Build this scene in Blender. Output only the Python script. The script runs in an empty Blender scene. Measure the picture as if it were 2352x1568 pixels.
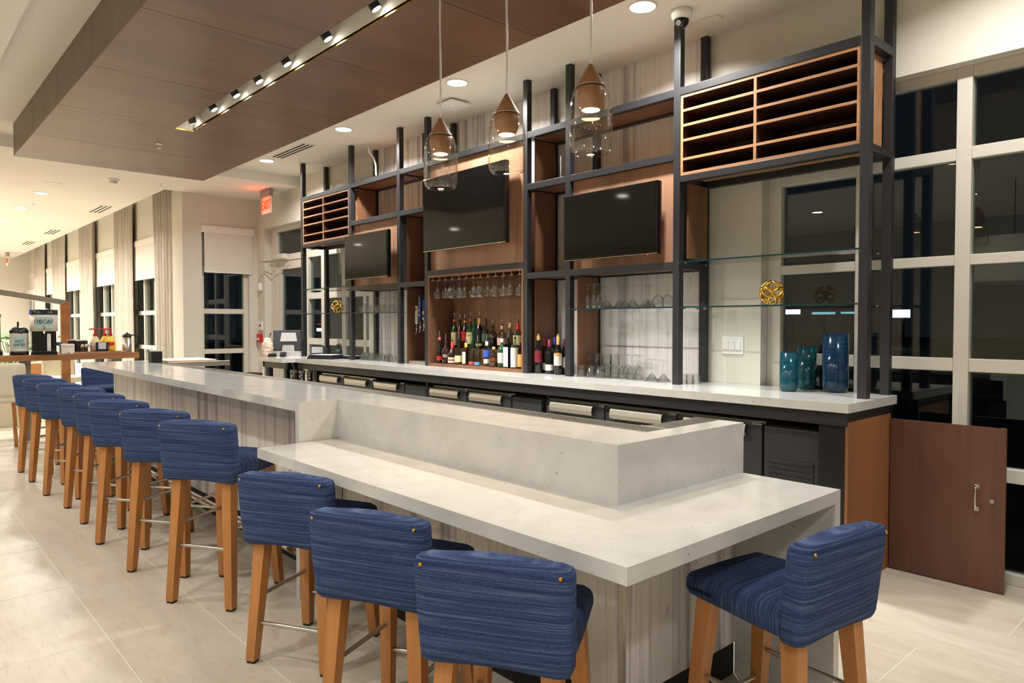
import bpy, bmesh, math, random
from mathutils import Vector, Matrix
random.seed(7)
sc = bpy.context.scene
COL = sc.collection
PI = math.pi
# ------------------------------------------------------------------ camera
FPX, YAW, PIT, CAMH = 1626.03, math.radians(47.8338), math.radians(1.486), 1.493
cam_d = bpy.data.cameras.new('camera'); cam = bpy.data.objects.new('camera', cam_d); COL.objects.link(cam)
cam_d.sensor_width = 36.0; cam_d.lens = FPX / 2352 * 36.0; cam_d.clip_end = 300
cam.location = (0, 0, CAMH); cam.rotation_euler = (PI / 2 - PIT, 0, YAW)
sc.camera = cam
# ------------------------------------------------------------------ view, world
vs = sc.view_settings
vs.view_transform = 'Standard'; vs.look = 'None'; vs.gamma = 1.0; vs.use_curve_mapping = False
vs.exposure = 0.62
wd = bpy.data.worlds.new('night'); sc.world = wd; wd.use_nodes = True
wd.node_tree.nodes['Background'].inputs[0].default_value = (0.012, 0.016, 0.024, 1)
wd.node_tree.nodes['Background'].inputs[1].default_value = 0.35
try:
    sc.cycles.use_denoising = True
    sc.cycles.max_bounces = 6; sc.cycles.transmission_bounces = 2; sc.cycles.transparent_max_bounces = 24
    sc.cycles.diffuse_bounces = 4; sc.cycles.glossy_bounces = 3
    sc.cycles.caustics_reflective = False; sc.cycles.caustics_refractive = False
    sc.cycles.sample_clamp_indirect = 6.0; sc.cycles.use_adaptive_sampling = True; sc.cycles.adaptive_threshold = 0.09
except Exception:
    pass
DOWN_W, FAR_W, AISLE_W = 34.0, 52.0, 15.0        # watts of a recessed downlight near the bar / in the far lounge
SPOT_W, PEND_W = 18.0, 3.0
WARM = (1.0, 0.975, 0.94); LOUNGE = (1.0, 0.955, 0.87)
# ------------------------------------------------------------------ pixel -> place (on a known plane)
_F = Vector((-math.sin(YAW) * math.cos(PIT), math.cos(YAW) * math.cos(PIT), -math.sin(PIT)))
_R = Vector((math.cos(YAW), math.sin(YAW), 0)); _U = _R.cross(_F)
def bp(u, v, x=None, y=None, z=None):
    d = _F + _R * ((u - 1176) / FPX) - _U * ((v - 784) / FPX)
    t = x / d.x if x is not None else (y / d.y if y is not None else (z - CAMH) / d.z)
    return Vector((d.x * t, d.y * t, CAMH + d.z * t))
# ------------------------------------------------------------------ materials
def srgb(r, g, b):
    f = lambda c: c / 12.92 if c <= .04045 else ((c + .055) / 1.055) ** 2.4
    return (f(r / 255), f(g / 255), f(b / 255), 1)
M = {}
class NT:
    def __init__(s, name):
        s.m = bpy.data.materials.new(name); s.m.use_nodes = True; M[name] = s.m
        s.t = s.m.node_tree; s.b = s.t.nodes['Principled BSDF']
    def n(s, ty, **k):
        nd = s.t.nodes.new(ty)
        for a, v in k.items():
            if a in nd.inputs: nd.inputs[a].default_value = v
            else: setattr(nd, a, v)
        return nd
    def l(s, a, b): s.t.links.new(a, b)
    def set(s, **k):
        for a, v in k.items(): s.b.inputs[a.replace('_', ' ')].default_value = v
        return s
    def coord(s, kind, scale):
        if kind == 'world': o = s.n('ShaderNodeNewGeometry').outputs['Position']
        else: o = s.n('ShaderNodeTexCoord').outputs['Object']
        mp = s.n('ShaderNodeMapping'); mp.inputs['Scale'].default_value = scale
        s.l(o, mp.inputs['Vector']); return mp.outputs[0]
    def noise(s, vec, scale=1.0, detail=4.0, rough=.55, dist=0.0):
        nd = s.n('ShaderNodeTexNoise'); nd.inputs['Scale'].default_value = scale
        nd.inputs['Detail'].default_value = detail; nd.inputs['Roughness'].default_value = rough
        nd.inputs['Distortion'].default_value = dist
        s.l(vec, nd.inputs['Vector']); return nd.outputs['Fac']
    def ramp(s, fac, stops):
        nd = s.n('ShaderNodeValToRGB'); e = nd.color_ramp.elements
        while len(e) < len(stops): e.new(.5)
        for i, (p, c) in enumerate(stops): e[i].position = p; e[i].color = c
        s.l(fac, nd.inputs[0]); return nd.outputs[0]
    def mix(s, fac, a, b, mode='MIX'):
        nd = s.n('ShaderNodeMix', data_type='RGBA', blend_type=mode)
        for sock, v in ((nd.inputs[0], fac), (nd.inputs[6], a), (nd.inputs[7], b)):
            if hasattr(v, 'is_output'): s.l(v, sock)
            else: sock.default_value = v
        return nd.outputs[2]
    def bump(s, h, strength=.2, dist=.002):
        nd = s.n('ShaderNodeBump'); nd.inputs['Strength'].default_value = strength; nd.inputs['Distance'].default_value = dist
        s.l(h, nd.inputs['Height']); s.l(nd.outputs[0], s.b.inputs['Normal'])
    def color(s, c): s.l(c, s.b.inputs['Base Color']); return s
def plain(name, rgb, rough=.5, metal=0.0, **k):
    t = NT(name); t.set(Base_Color=srgb(*rgb), Roughness=rough, Metallic=metal, **k); return t
def wood(name, a, b, axis, kind='world', rough=.42, freq=55, streak=5):
    t = NT(name); sc3 = [freq] * 3; sc3[axis] = 1.3; s2 = [streak] * 3; s2[axis] = .35
    f = t.noise(t.coord(kind, sc3), 1, 5, .6, .3); g = t.noise(t.coord(kind, s2), 1, 3, .5, .6)
    c1 = t.ramp(f, [(.3, srgb(*a)), (.7, srgb(*b))]); m = [(x + y) / 2 for x, y in zip(a, b)]
    c2 = t.ramp(g, [(.32, srgb(*[x * .74 for x in m])), (.66, srgb(*[min(255, x * 1.12) for x in m]))])
    t.color(t.mix(.5, c1, c2)); t.set(Roughness=rough); t.bump(f, .08, .001); return t
def painted(name, rgb, bump=.15, sc3=(90, 90, 220)):
    t = NT(name); f = t.noise(t.coord('world', sc3), 1, 3, .6)
    g = t.noise(t.coord('world', (.7, .7, .7)), 1, 2)
    base = srgb(*rgb); dk = srgb(*[c * .955 for c in rgb])
    t.color(t.mix(g, dk, base)); t.set(Roughness=.82); t.bump(f, bump, .0015); return t
painted('wall_paper', (222, 217, 205)); painted('ceiling_paint', (236, 232, 221), .05, (40, 40, 40))
painted('wall_accent', (196, 186, 164), .05)
wood('cloud_wood', (94, 66, 49), (121, 89, 68), 1, rough=.33, freq=38, streak=3)
wood('cloud_side', (96, 76, 56), (118, 96, 74), 2, rough=.4, freq=38, streak=3)
wood('shelf_wood', (108, 74, 52), (140, 100, 74), 2, rough=.45)
wood('panel_wood', (156, 114, 88), (184, 140, 112), 2, rough=.45)
wood('rack_wood', (156, 110, 76), (186, 140, 102), 0, rough=.45)
wood('dark_veneer', (82, 52, 40), (108, 72, 56), 2, rough=.4, freq=30, streak=3)
wood('end_veneer', (132, 86, 54), (158, 108, 72), 2, rough=.4)
wood('table_wood', (150, 98, 56), (182, 128, 80), 1, rough=.4)
wood('leg_wood', (172, 112, 56), (200, 140, 80), 2, 'object', rough=.38, freq=40)
wood('rack_shaded', (66, 38, 28), (86, 52, 38), 2, rough=.5)  # rack wood with the shade of the deep slots put into its colour
wood('pendant_wood', (148, 106, 72), (172, 126, 90), 2, 'object', rough=.45)
plain('black_metal', (40, 39, 42), .45, 0.1); plain('black_gap', (14, 14, 15), .8)
plain('black_plastic', (24, 24, 25), .4); plain('dark_plastic', (46, 46, 48), .45)
plain('tv_screen', (10, 10, 10), .05, Specular_IOR_Level=.3); plain('tv_bezel', (9, 9, 10), .15)
plain('fridge_black', (50, 51, 54), .38); plain('kick_black', (20, 19, 19), .7)
plain('grey_plastic', (188, 184, 180), .45); plain('white_plastic', (236, 234, 228), .4)
plain('frame_paint', (214, 208, 198), .45); plain('steel_frame_grey', (150, 150, 148), .4, .6)
plain('brass', (196, 150, 62), .25, 1.0); plain('gold', (226, 178, 74), .2, 1.0)
plain('chrome', (215, 213, 208), .14, 1.0); plain('nickel', (190, 186, 176), .3, 1.0)
plain('red_plastic', (200, 26, 30), .35); plain('cream_fabric', (216, 208, 186), .9)
plain('curtain_rail', (210, 206, 196), .5)
plain('paper', (232, 228, 218), .8); plain('cork', (212, 172, 110), .8)
t = NT('steel'); f = t.noise(t.coord('world', (6, 300, 300)), 1, 3); t.set(Metallic=1.0, Base_Color=srgb(196, 192, 184))
r = t.n('ShaderNodeMapRange'); r.inputs[3].default_value = .22; r.inputs[4].default_value = .42; t.l(f, r.inputs[0]); t.l(r.outputs[0], t.b.inputs['Roughness'])
# quartz worktop
t = NT('quartz'); f = t.noise(t.coord('world', (3, 3, 3)), 1, 6, .6, 1.5); g = t.noise(t.coord('world', (60, 60, 60)), 1, 2, .5)
c = t.ramp(f, [(.35, srgb(197, 196, 192)), (.62, srgb(208, 207, 204))]); c2 = t.ramp(g, [(.715, (1, 1, 1, 1)), (.76, srgb(190, 182, 170))])
t.color(t.mix(1.0, c, c2, 'MULTIPLY')); t.set(Roughness=.13)
# striped stone cladding
t = NT('striped_stone'); a = t.noise(t.coord('world', (7.5, 7.5, .16)), 1, 6, .66, .3); b = t.noise(t.coord('world', (30, 30, .7)), 1, 4, .7, .5)
k = t.noise(t.coord('world', (26, 26, 7)), 1, 5, .72, .8); w2 = t.noise(t.coord('world', (2.2, 2.2, .5)), 1, 2)
c = t.ramp(a, [(.33, srgb(148, 143, 144)), (.42, srgb(190, 185, 183)), (.49, srgb(228, 224, 219)), (.6, srgb(232, 228, 222)), (.68, srgb(210, 204, 199))])
c2 = t.ramp(b, [(.3, srgb(178, 171, 168)), (.46, srgb(255, 255, 255))]); c3 = t.ramp(k, [(.3, srgb(150, 142, 138)), (.42, srgb(255, 255, 255))])
c = t.mix(.35, c, c2, 'MULTIPLY'); c = t.mix(t.ramp(w2, [(.4, (0, 0, 0, 1)), (.6, (.7, .7, .7, 1))]), c, t.mix(1.0, c, c3, 'MULTIPLY')); t.color(c); t.set(Roughness=.3)
# floor tiles
t = NT('floor_tile'); f = t.noise(t.coord('world', (1.3, 5, 1)), 1, 6, .62, .8); g = t.noise(t.coord('world', (9, 40, 1)), 1, 4, .6, .4)
oi = t.n('ShaderNodeObjectInfo').outputs['Random']
c = t.ramp(f, [(.3, srgb(198, 188, 172)), (.7, srgb(218, 210, 196))]); c2 = t.ramp(g, [(.28, srgb(218, 212, 203)), (.45, (1, 1, 1, 1))])
c = t.mix(.5, c, c2, 'MULTIPLY'); c3 = t.ramp(oi, [(0, srgb(243, 241, 237)), (1, (1, 1, 1, 1))])
t.color(t.mix(.8, c, c3, 'MULTIPLY')); t.set(Roughness=.34); t.bump(g, .04, .001)
plain('grout', (226, 220, 206), .9)
# upholstery
for nm, s1, s2 in (('blue_fabric', (2.2, 5, 210), (240, 240, 260)), ('blue_seat_fabric', (2.2, 210, 10), (240, 260, 240))):
    t = NT(nm); a = t.noise(t.coord('object', s1), 1, 5, .7, .15); b = t.noise(t.coord('object', s2), 1, 2, .6)
    c = t.ramp(a, [(.28, srgb(34, 45, 80)), (.5, srgb(54, 73, 113)), (.7, srgb(100, 120, 150))]); c2 = t.ramp(b, [(.3, srgb(165, 170, 185)), (.6, (1, 1, 1, 1))])
    t.color(t.mix(.7, c, c2, 'MULTIPLY')); t.set(Roughness=.92, Specular_IOR_Level=.2); t.bump(t.mix(.45, a, b), .6, .003)
t = NT('curtain'); a = t.noise(t.coord('world', (160, 160, 6)), 1, 3); t.color(t.ramp(a, [(.3, srgb(178, 168, 156)), (.7, srgb(204, 196, 184))])); t.set(Roughness=.9)
t = NT('shade_fabric'); t.set(Base_Color=srgb(222, 216, 206), Roughness=.85)
# glass
def glass(name, rgb, rough=0.0, ior=1.45, edge=.25):
    """thin clear glass: lets light straight through, reflects by Fresnel, tints towards its edges"""
    t = NT(name); out = t.t.nodes['Material Output']; t.t.nodes.remove(t.b)
    tr = t.n('ShaderNodeBsdfTransparent'); gl = t.n('ShaderNodeBsdfGlossy'); gl.inputs['Roughness'].default_value = max(rough, .01)
    lw = t.n('ShaderNodeLayerWeight'); lw.inputs['Blend'].default_value = .35
    c = srgb(*rgb); dk = tuple(x * (1 - edge) for x in c[:3]) + (1,)
    t.l(t.ramp(lw.outputs['Facing'], [(.35, c), (1, dk)]), tr.inputs[0])
    lw2 = t.n('ShaderNodeLayerWeight'); lw2.inputs['Blend'].default_value = .5; f0 = ((ior - 1) / (ior + 1)) ** 2
    pw = t.n('ShaderNodeMath', operation='POWER'); pw.inputs[1].default_value = 5; t.l(lw2.outputs['Facing'], pw.inputs[0])
    ma = t.n('ShaderNodeMath', operation='MULTIPLY_ADD'); ma.inputs[1].default_value = .9 - f0; ma.inputs[2].default_value = f0; t.l(pw.outputs[0], ma.inputs[0])
    mx = t.n('ShaderNodeMixShader'); t.l(ma.outputs[0], mx.inputs[0]); t.l(tr.outputs[0], mx.inputs[1]); t.l(gl.outputs[0], mx.inputs[2])
    t.l(mx.outputs[0], out.inputs[0]); return t
glass('clear_glass', (250, 251, 250), ior=1.75, edge=.55); glass('bottle_clear', (206, 212, 204), ior=1.75, edge=.6); glass('window_glass', (225, 235, 230), ior=1.7, edge=.1); glass('shelf_glass', (247, 251, 250), edge=.06); plain('shelf_edge', (10, 56, 58), .1)
glass('green_glass', (34, 96, 44)); glass('dark_green_glass', (22, 40, 26)); glass('brown_glass', (84, 44, 20)); glass('amber_glass', (206, 140, 52)); glass('blue_glass', (128, 190, 214))
glass('dark_wine_glass', (16, 24, 18)); glass('seeded_glass', (254, 253, 251), ior=1.55, edge=.12)
plain('liquor_amber', (150, 82, 24), .15); plain('liquor_dark', (52, 24, 12), .15); plain('bottle_green', (20, 66, 30), .08); plain('bottle_dark', (22, 26, 22), .08); plain('bottle_brown', (46, 24, 16), .08)
t = NT('teal_glaze'); a = t.noise(t.coord('object', (4, 4, 90)), 1, 4, .6); b = t.noise(t.coord('object', (9, 9, 6)), 1, 3)
t.color(t.mix(b, t.ramp(a, [(.3, srgb(8, 40, 60)), (.7, srgb(18, 70, 90))]), t.ramp(a, [(.3, srgb(10, 62, 74)), (.7, srgb(22, 98, 106))]))); t.set(Roughness=.1)
t = NT('navy_glaze'); a = t.noise(t.coord('object', (4, 4, 90)), 1, 4, .6); t.color(t.ramp(a, [(.3, srgb(8, 30, 54)), (.7, srgb(22, 58, 88))])); t.set(Roughness=.1)
t = NT('leaf'); a = t.noise(t.coord('object', (6, 6, 6)), 1, 2); t.color(t.ramp(a, [(.3, srgb(40, 100, 30)), (.7, srgb(100, 160, 60))])); t.set(Roughness=.5)
t = NT('shell'); a = t.noise(t.coord('object', (14, 14, 60)), 1, 3); t.color(t.ramp(a, [(.35, srgb(206, 160, 130)), (.6, srgb(244, 234, 220))])); t.set(Roughness=.5)
t = NT('granite'); a = t.noise(t.coord('world', (120, 120, 120)), 1, 2); t.color(t.ramp(a, [(.5, srgb(22, 22, 24)), (.8, srgb(58, 58, 60))])); t.set(Roughness=.35)
def emis(name, rgb, strength):
    t = NT(name); t.set(Base_Color=(0, 0, 0, 1), Emission_Color=srgb(*rgb), Emission_Strength=strength, Roughness=.5); return t
emis('lamp_lens', (255, 246, 230), 26); emis('spot_lens', (255, 246, 232), 22); emis('pendant_lens', (255, 226, 170), 14)
emis('exit_red', (255, 40, 12), 3.2); emis('led_blue', (120, 130, 255), 3); emis('led_red', (255, 30, 20), 2)
emis('sign_white', (225, 232, 255), 2.2); emis('sign_cyan', (160, 210, 235), .7); emis('sign_red', (255, 50, 40), .8)
def flat(name, rgb): 
    if name not in M: plain(name, rgb, .55)
    return name
# ------------------------------------------------------------------ mesh helpers
class MB:
    def __init__(s): s.v = []; s.f = []; s.sm = []
    def add(s, vs_, fs, smooth=False, mat=None):
        o = len(s.v)
        for p in vs_:
            p = Vector(p); s.v.append(tuple(mat @ p if mat else p))
        for f in fs: s.f.append(tuple(o + i for i in f)); s.sm.append(smooth)
        return s
    def box(s, x0, x1, y0, y1, z0, z1, b=0.0, mat=None):
        if x0 > x1: x0, x1 = x1, x0
        if y0 > y1: y0, y1 = y1, y0
        if z0 > z1: z0, z1 = z1, z0
        if b <= 0:
            vs_ = [(x, y, z) for z in (z0, z1) for y in (y0, y1) for x in (x0, x1)]
            return s.add(vs_, [(0, 2, 3, 1), (4, 5, 7, 6), (0, 1, 5, 4), (2, 6, 7, 3), (0, 4, 6, 2), (1, 3, 7, 5)], mat=mat)
        b = min(b, .49 * min(x1 - x0, y1 - y0, z1 - z0))
        bm = bmesh.new(); bmesh.ops.create_cube(bm, size=1)
        for w in bm.verts: w.co = Vector(((x0 + x1) / 2 + w.co.x * (x1 - x0), (y0 + y1) / 2 + w.co.y * (y1 - y0), (z0 + z1) / 2 + w.co.z * (z1 - z0)))
        bmesh.ops.bevel(bm, geom=list(bm.edges), offset=b, segments=2, affect='EDGES', profile=.5)
        s.bm(bm, mat=mat); return s
    def bm(s, bm, smooth=False, mat=None):
        bm.verts.index_update(); s.add([w.co[:] for w in bm.verts], [[w.index for w in f.verts] for f in bm.faces], smooth, mat); bm.free(); return s
    def lathe(s, prof, seg=24, c=(0, 0, 0), mat=None, smooth=True):
        vs_ = []; fs = []; rings = []
        for r_, z in prof:
            if r_ < 1e-6: rings.append([len(vs_)]); vs_.append((c[0], c[1], c[2] + z))
            else:
                rings.append(list(range(len(vs_), len(vs_) + seg)))
                vs_ += [(c[0] + r_ * math.cos(2 * PI * i / seg), c[1] + r_ * math.sin(2 * PI * i / seg), c[2] + z) for i in range(seg)]
        for a, b in zip(rings, rings[1:]):
            if len(a) == 1 and len(b) == 1: continue
            for i in range(seg):
                j = (i + 1) % seg
                if len(a) == 1: fs.append((a[0], b[j], b[i]))
                elif len(b) == 1: fs.append((a[i], a[j], b[0]))
                else: fs.append((a[i], a[j], b[j], b[i]))
        return s.add(vs_, fs, smooth, mat)
    def cyl(s, p, q, r_, r2=None, seg=16, cap=True, smooth=True):
        p, q = Vector(p), Vector(q); d = q - p; L = d.length; r2 = r_ if r2 is None else r2
        m = Matrix.Translation(p) @ d.to_track_quat('Z', 'Y').to_matrix().to_4x4()
        s.lathe([(r_, 0), (r2, L)], seg, mat=m, smooth=smooth)
        if cap:
            for r__, z, fl in ((r_, 0, 1), (r2, L, 0)):
                vs_ = [(r__ * math.cos(2 * PI * i / seg), r__ * math.sin(2 * PI * i / seg), z) for i in range(seg)]
                f = list(range(seg)); s.add(vs_, [f[::-1] if fl else f], False, m)
        return s
    def tube(s, pts, r_, seg=10):
        for a, b in zip(pts, pts[1:]): s.cyl(a, b, r_, seg=seg)
        for p in pts[1:-1]: s.sphere(p, r_, seg, 6)
        return s
    def sphere(s, c, r_, seg=16, rings=10, sz=1.0):
        prof = [(r_ * math.sin(PI * i / rings), -r_ * sz * math.cos(PI * i / rings)) for i in range(rings + 1)]
        prof[0] = (0, prof[0][1]); prof[-1] = (0, prof[-1][1]); return s.lathe(prof, seg, c)
    def prism(s, pts, h0, h1, axis='z', mat=None):
        n = len(pts)
        def P(a, b, h): return {'z': (a, b, h), 'y': (a, h, b), 'x': (h, a, b)}[axis]
        vs_ = [P(a, b, h0) for a, b in pts] + [P(a, b, h1) for a, b in pts]
        fs = [tuple(range(n))[::-1], tuple(range(n, 2 * n))] + [(i, (i + 1) % n, n + (i + 1) % n, n + i) for i in range(n)]
        return s.add(vs_, fs, mat=mat)
    def taper(s, p, q, a, b):        # square bar from p (half-size a) to q (half-size b), sides kept upright
        vs_ = [(p[0] + i * a, p[1] + j * a, p[2]) for i, j in ((-1, -1), (1, -1), (1, 1), (-1, 1))] + [(q[0] + i * b, q[1] + j * b, q[2]) for i, j in ((-1, -1), (1, -1), (1, 1), (-1, 1))]
        return s.add(vs_, [(3, 2, 1, 0), (4, 5, 6, 7), (0, 1, 5, 4), (1, 2, 6, 5), (2, 3, 7, 6), (3, 0, 4, 7)])
    def mesh(s, name):
        me = bpy.data.meshes.new(name); me.from_pydata(s.v, [], s.f)
        me.polygons.foreach_set('use_smooth', s.sm); 
        bm = bmesh.new(); bm.from_mesh(me); bmesh.ops.recalc_face_normals(bm, faces=bm.faces); bm.to_mesh(me); bm.free()
        me.update(); return me
ORG = {}
def tag(o, label=None, cat=None, group=None, kind=None):
    for k, v in (('label', label), ('category', cat), ('group', group), ('kind', kind)):
        if v: o[k] = v
    return o
def link(name, data, mat, parent=None):
    o = bpy.data.objects.new(name, data); COL.objects.link(o)
    if mat and data and not len(data.materials): data.materials.append(M[mat])
    o.parent = parent; return o
def org(o):
    p = Vector((0, 0, 0))
    while o is not None: p += ORG.get(o.name, Vector((0, 0, 0))); o = o.parent
    return p
def part(name, mb, mat, parent, world=True):
    if world and parent is not None:
        g = org(parent); mb.v = [(a - g.x, b - g.y, c - g.z) for a, b, c in mb.v]
    return link(name, mb.mesh(name), mat, parent)
def thing(name, label, cat, loc=(0, 0, 0), rz=0.0, group=None, kind=None):
    o = bpy.data.objects.new(name, None); COL.objects.link(o); o.empty_display_size = .05
    o.location = loc; o.rotation_euler = (0, 0, rz); ORG[o.name] = Vector(loc)
    return tag(o, label, cat, group, kind)
def solo(name, mb, mat, label, cat, group=None, kind=None, loc=None):
    g = Vector(loc) if loc is not None else Vector((0, 0, 0))
    if loc is not None: mb.v = [(a - g.x, b - g.y, c - g.z) for a, b, c in mb.v]
    o = link(name, mb.mesh(name), mat); o.location = g; ORG[o.name] = g
    return tag(o, label, cat, group, kind)
def copy_tree(o, loc=None, rz=None, label=None, group=None):
    def rec(a, par):
        c = a.copy(); COL.objects.link(c); c.parent = par
        for ch in a.children: rec(ch, c)
        return c
    c = rec(o, None); ORG[c.name] = Vector(loc) if loc is not None else Vector(o.location)
    if loc is not None: c.location = loc
    if rz is not None: c.rotation_euler = (0, 0, rz)
    return tag(c, label, None, group)
def text_mb(body, size, m, depth=.002, align='CENTER', squeeze=1.0):
    cu = bpy.data.curves.new('lettering', 'FONT'); cu.body = body; cu.size = size; cu.align_x = align; cu.align_y = 'CENTER'; cu.extrude = depth; cu.resolution_u = 2
    ob = bpy.data.objects.new('lettering', cu); COL.objects.link(ob)
    me = ob.to_mesh(); mb = MB()
    mb.add([(w.co.x * squeeze, w.co.y, w.co.z) for w in me.vertices], [tuple(p.vertices) for p in me.polygons], mat=m)
    ob.to_mesh_clear(); bpy.data.objects.remove(ob); bpy.data.curves.remove(cu); return mb
FACE_Y = Matrix.Rotation(PI / 2, 4, 'X')                       # text facing -Y
FACE_X = Matrix.Rotation(PI / 2, 4, 'Z') @ Matrix.Rotation(PI / 2, 4, 'X')   # text facing +X
ORD = ['first', 'second', 'third', 'fourth', 'fifth', 'sixth', 'seventh', 'eighth', 'ninth', 'tenth', 'eleventh', 'twelfth', 'thirteenth', 'fourteenth', 'fifteenth', 'sixteenth', 'seventeenth', 'eighteenth', 'nineteenth', 'twentieth']
def area(name, loc, size, watts, parent=None, col=WARM, spread=150, rot=(0, 0, 0)):
    d = bpy.data.lights.new(name, 'AREA'); d.shape = 'DISK'; d.size = size; d.energy = watts; d.color = col; d.spread = math.radians(spread)
    o = bpy.data.objects.new(name, d); COL.objects.link(o); o.rotation_euler = rot
    o.parent = parent; o.location = Vector(loc) - (org(parent) if parent else Vector((0, 0, 0))); return o
# ================================================================== SETTING
YW, YV, X3 = 4.70, 3.70, -11.38           # back wall, curtain wall, short side wall
ZC, ZL = 3.63, 3.49                       # tray ceiling, lower ceiling
XE, XR, YB = -26.5, 3.2, -6.0             # far end wall, right wall, wall behind
def struct(name, mb, mat, label, cat): return solo(name, mb, mat, label, cat, kind='structure')
floor = struct('floor', MB().box(XE, XR, YB, 4.95, -.12, -.0012), 'grout', 'pale beige stone tile floor of the bar room', 'floor')
# tiles: 0.914 x 0.457, each row shifted
TX, TY, GAP = .914, .457, .005
tm = MB().box(GAP / 2, TX - GAP / 2, GAP / 2, TY - GAP / 2, -.003, 0).mesh('tile'); tm.materials.append(M['floor_tile'])
cells = []
for r_ in range(-15, 9):
    y0 = .81 + TY * r_
    off = (-3.14 + .583 * (r_ - 0)) % TX
    x = XE + (off - XE) % TX - TX
    while x < XR:
        cx, cy = x + TX / 2, y0 + TY / 2
        a = math.degrees(math.atan2(-cx, cy)); d = math.hypot(cx, cy)
        inview = 8 < a < 88 and cy > .0 and d > 1.0
        blocked = (-8.4 < cx < -1.9 and 2.1 < cy) or (cx < -9.9 and cy > 3.6)
        cells.append((d if inview and not blocked else 1000 + d, x, y0)); x += TX
cells.sort(); rest = MB()
for k, (d, x, y0) in enumerate(cells):
    if k < 290 and d < 900:
        o = bpy.data.objects.new('tile', tm); COL.objects.link(o); o.parent = floor; o.location = (x, y0, 0)
    else:
        a, b, c, e = max(x, XE) + GAP / 2, min(x + TX, XR) - GAP / 2, max(y0, YB) + GAP / 2, min(y0 + TY, 4.95) - GAP / 2
        if b > a and e > c: rest.box(a, b, c, e, -.003, 0)
tag(part('tile_field', rest, 'floor_tile', floor), kind='stuff')
# ceilings
struct('ceiling', MB().box(-9.83, XR, .765, 4.9, ZC, 3.95), 'ceiling_paint', 'raised cream tray ceiling above the bar', 'ceiling')
struct('ceiling', MB().box(XE, -9.83, YB, 3.29, ZL, 3.95).box(X3, -9.83, 3.29, 4.9, ZL, 3.95).box(-9.83, XR, YB, .765, ZL, 3.95).box(XE, X3, 3.29, 3.9, 3.8, 3.95), 'ceiling_paint', 'lower cream ceiling around the raised tray', 'ceiling')
# walls
struct('wall_back', MB().box(X3 - .2, -11.1, YW, 4.92, 0, 3.95).box(-11.1, -7.9, YW, 4.92, 3.0, 3.95).box(-7.9, -2.55, YW, 4.92, 0, 3.95).box(-2.55, XR, YW, 4.92, 3.0, 3.95), 'wall_paper', 'cream textured wall behind the back bar shelving', 'wall')
struct('wall_side', MB().box(X3 - .5, X3, 3.54, 3.82, 0, 3.8).box(X3 - .2, X3, 4.56, 4.92, 0, 3.8).box(X3 - .2, X3, 3.82, 4.56, 3.0, 3.8).box(X3 - .2, X3, 3.82, 4.56, 0, .1), 'wall_paper', 'short cream wall with the roller shade window beside the exit door', 'wall')
wv = MB(); wins = [(-14.95 - 3.06 * k, -12.85 - 3.06 * k) for k in range(5)]
edges = [X3 - .5] + [e for a, b in wins for e in (b, a)] + [XE]
for i in range(0, len(edges), 2): wv.box(edges[i + 1], edges[i], YV, YV + .2, 0, 3.8)
for a, b in wins: wv.box(a, b, YV, YV + .2, 3.0, 3.8).box(a, b, YV, YV + .2, 0, .42)
struct('wall_window', wv, 'wall_paper', 'long cream lounge wall with curtained windows', 'wall')
struct('wall_left', MB().box(XE - .2, XE, YB, 3.9, 0, 3.95), 'wall_paper', 'far end wall of the lounge', 'wall')
struct('wall_right', MB().box(XR, XR + .2, YB, 4.92, 0, 3.95), 'wall_paper', 'cream wall closing the room on the right', 'wall')
struct('wall_front', MB().box(XE, XR, YB - .2, YB, 0, 3.95), 'wall_accent', 'wall behind the photographer', 'wall')
struct('baseboard_window', MB().box(XE, X3 - .52, YV - .015, YV, 0, .11), 'frame_paint', 'pale baseboard under the curtained windows', 'baseboard')
struct('ground', MB().box(-60, 40, 4.93, 90, -.5, -.13), 'kick_black', 'dark parking lot outside the night windows', 'ground')
# striped stone on the wall behind the shelves
st = struct('trim_1', MB().box(-7.74, -3.02, YW - .004, YW, 0, ZC), 'grout', 'striped grey stone cladding on the wall behind the shelves', 'wall cladding')
n = 8; w_ = (7.74 - 3.02) / n
for i in range(n):
    part('panel', MB().box(-7.74 + i * w_ + .001, -7.74 + (i + 1) * w_ - .001, YW - .016, YW - .004, 0, ZC, .001), 'striped_stone', st)
# ------------------------------------------------------------------ windows
def window(name, label, ax, face, verts, rows, z0, z1, depth=.08, skip=()):
    """ax 'x': window lies in the plane y=face, members at x; ax 'y': plane x=face. verts / rows: (lo, hi) of every bar"""
    s = thing(name, label, 'window', (verts[0][0], face, 0) if ax == 'x' else (face, verts[0][0], 0), kind='structure')
    def bx(a0, a1, d0, d1, q0, q1, b=0):
        return MB().box(a0, a1, face + d0, face + d1, q0, q1, b) if ax == 'x' else MB().box(face - d0, face - d1, a0, a1, q0, q1, b)
    for a, b in verts: part('mullion', bx(a, b, 0, depth, z0, z1, .004), 'frame_paint', s)
    gaps = [(p[1], q[0]) for p, q in zip(verts, verts[1:])]
    for i, (a, b) in enumerate(gaps):
        if i in skip: continue
        for q0, q1 in rows: part('transom', bx(a, b, .004, depth, q0, q1, .004), 'frame_paint', s)
        for (p, q) in zip(rows, rows[1:]):
            part('pane', bx(a, b, .045, .055, p[1], q[0]), 'window_glass', s)
    return s
ROWS = [(0, .06), (.58, .66), (1.205, 1.283), (1.836, 1.898), (2.456, 2.529), (2.937, 3.0)]
window('window_1', 'tall gridded night window to the right of the back bar', 'x', 4.79, [(-2.55, -2.45)] + [(-1.94 + .575 * k, -1.86 + .575 * k) for k in range(9)], ROWS, 0, 3.0)
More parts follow.
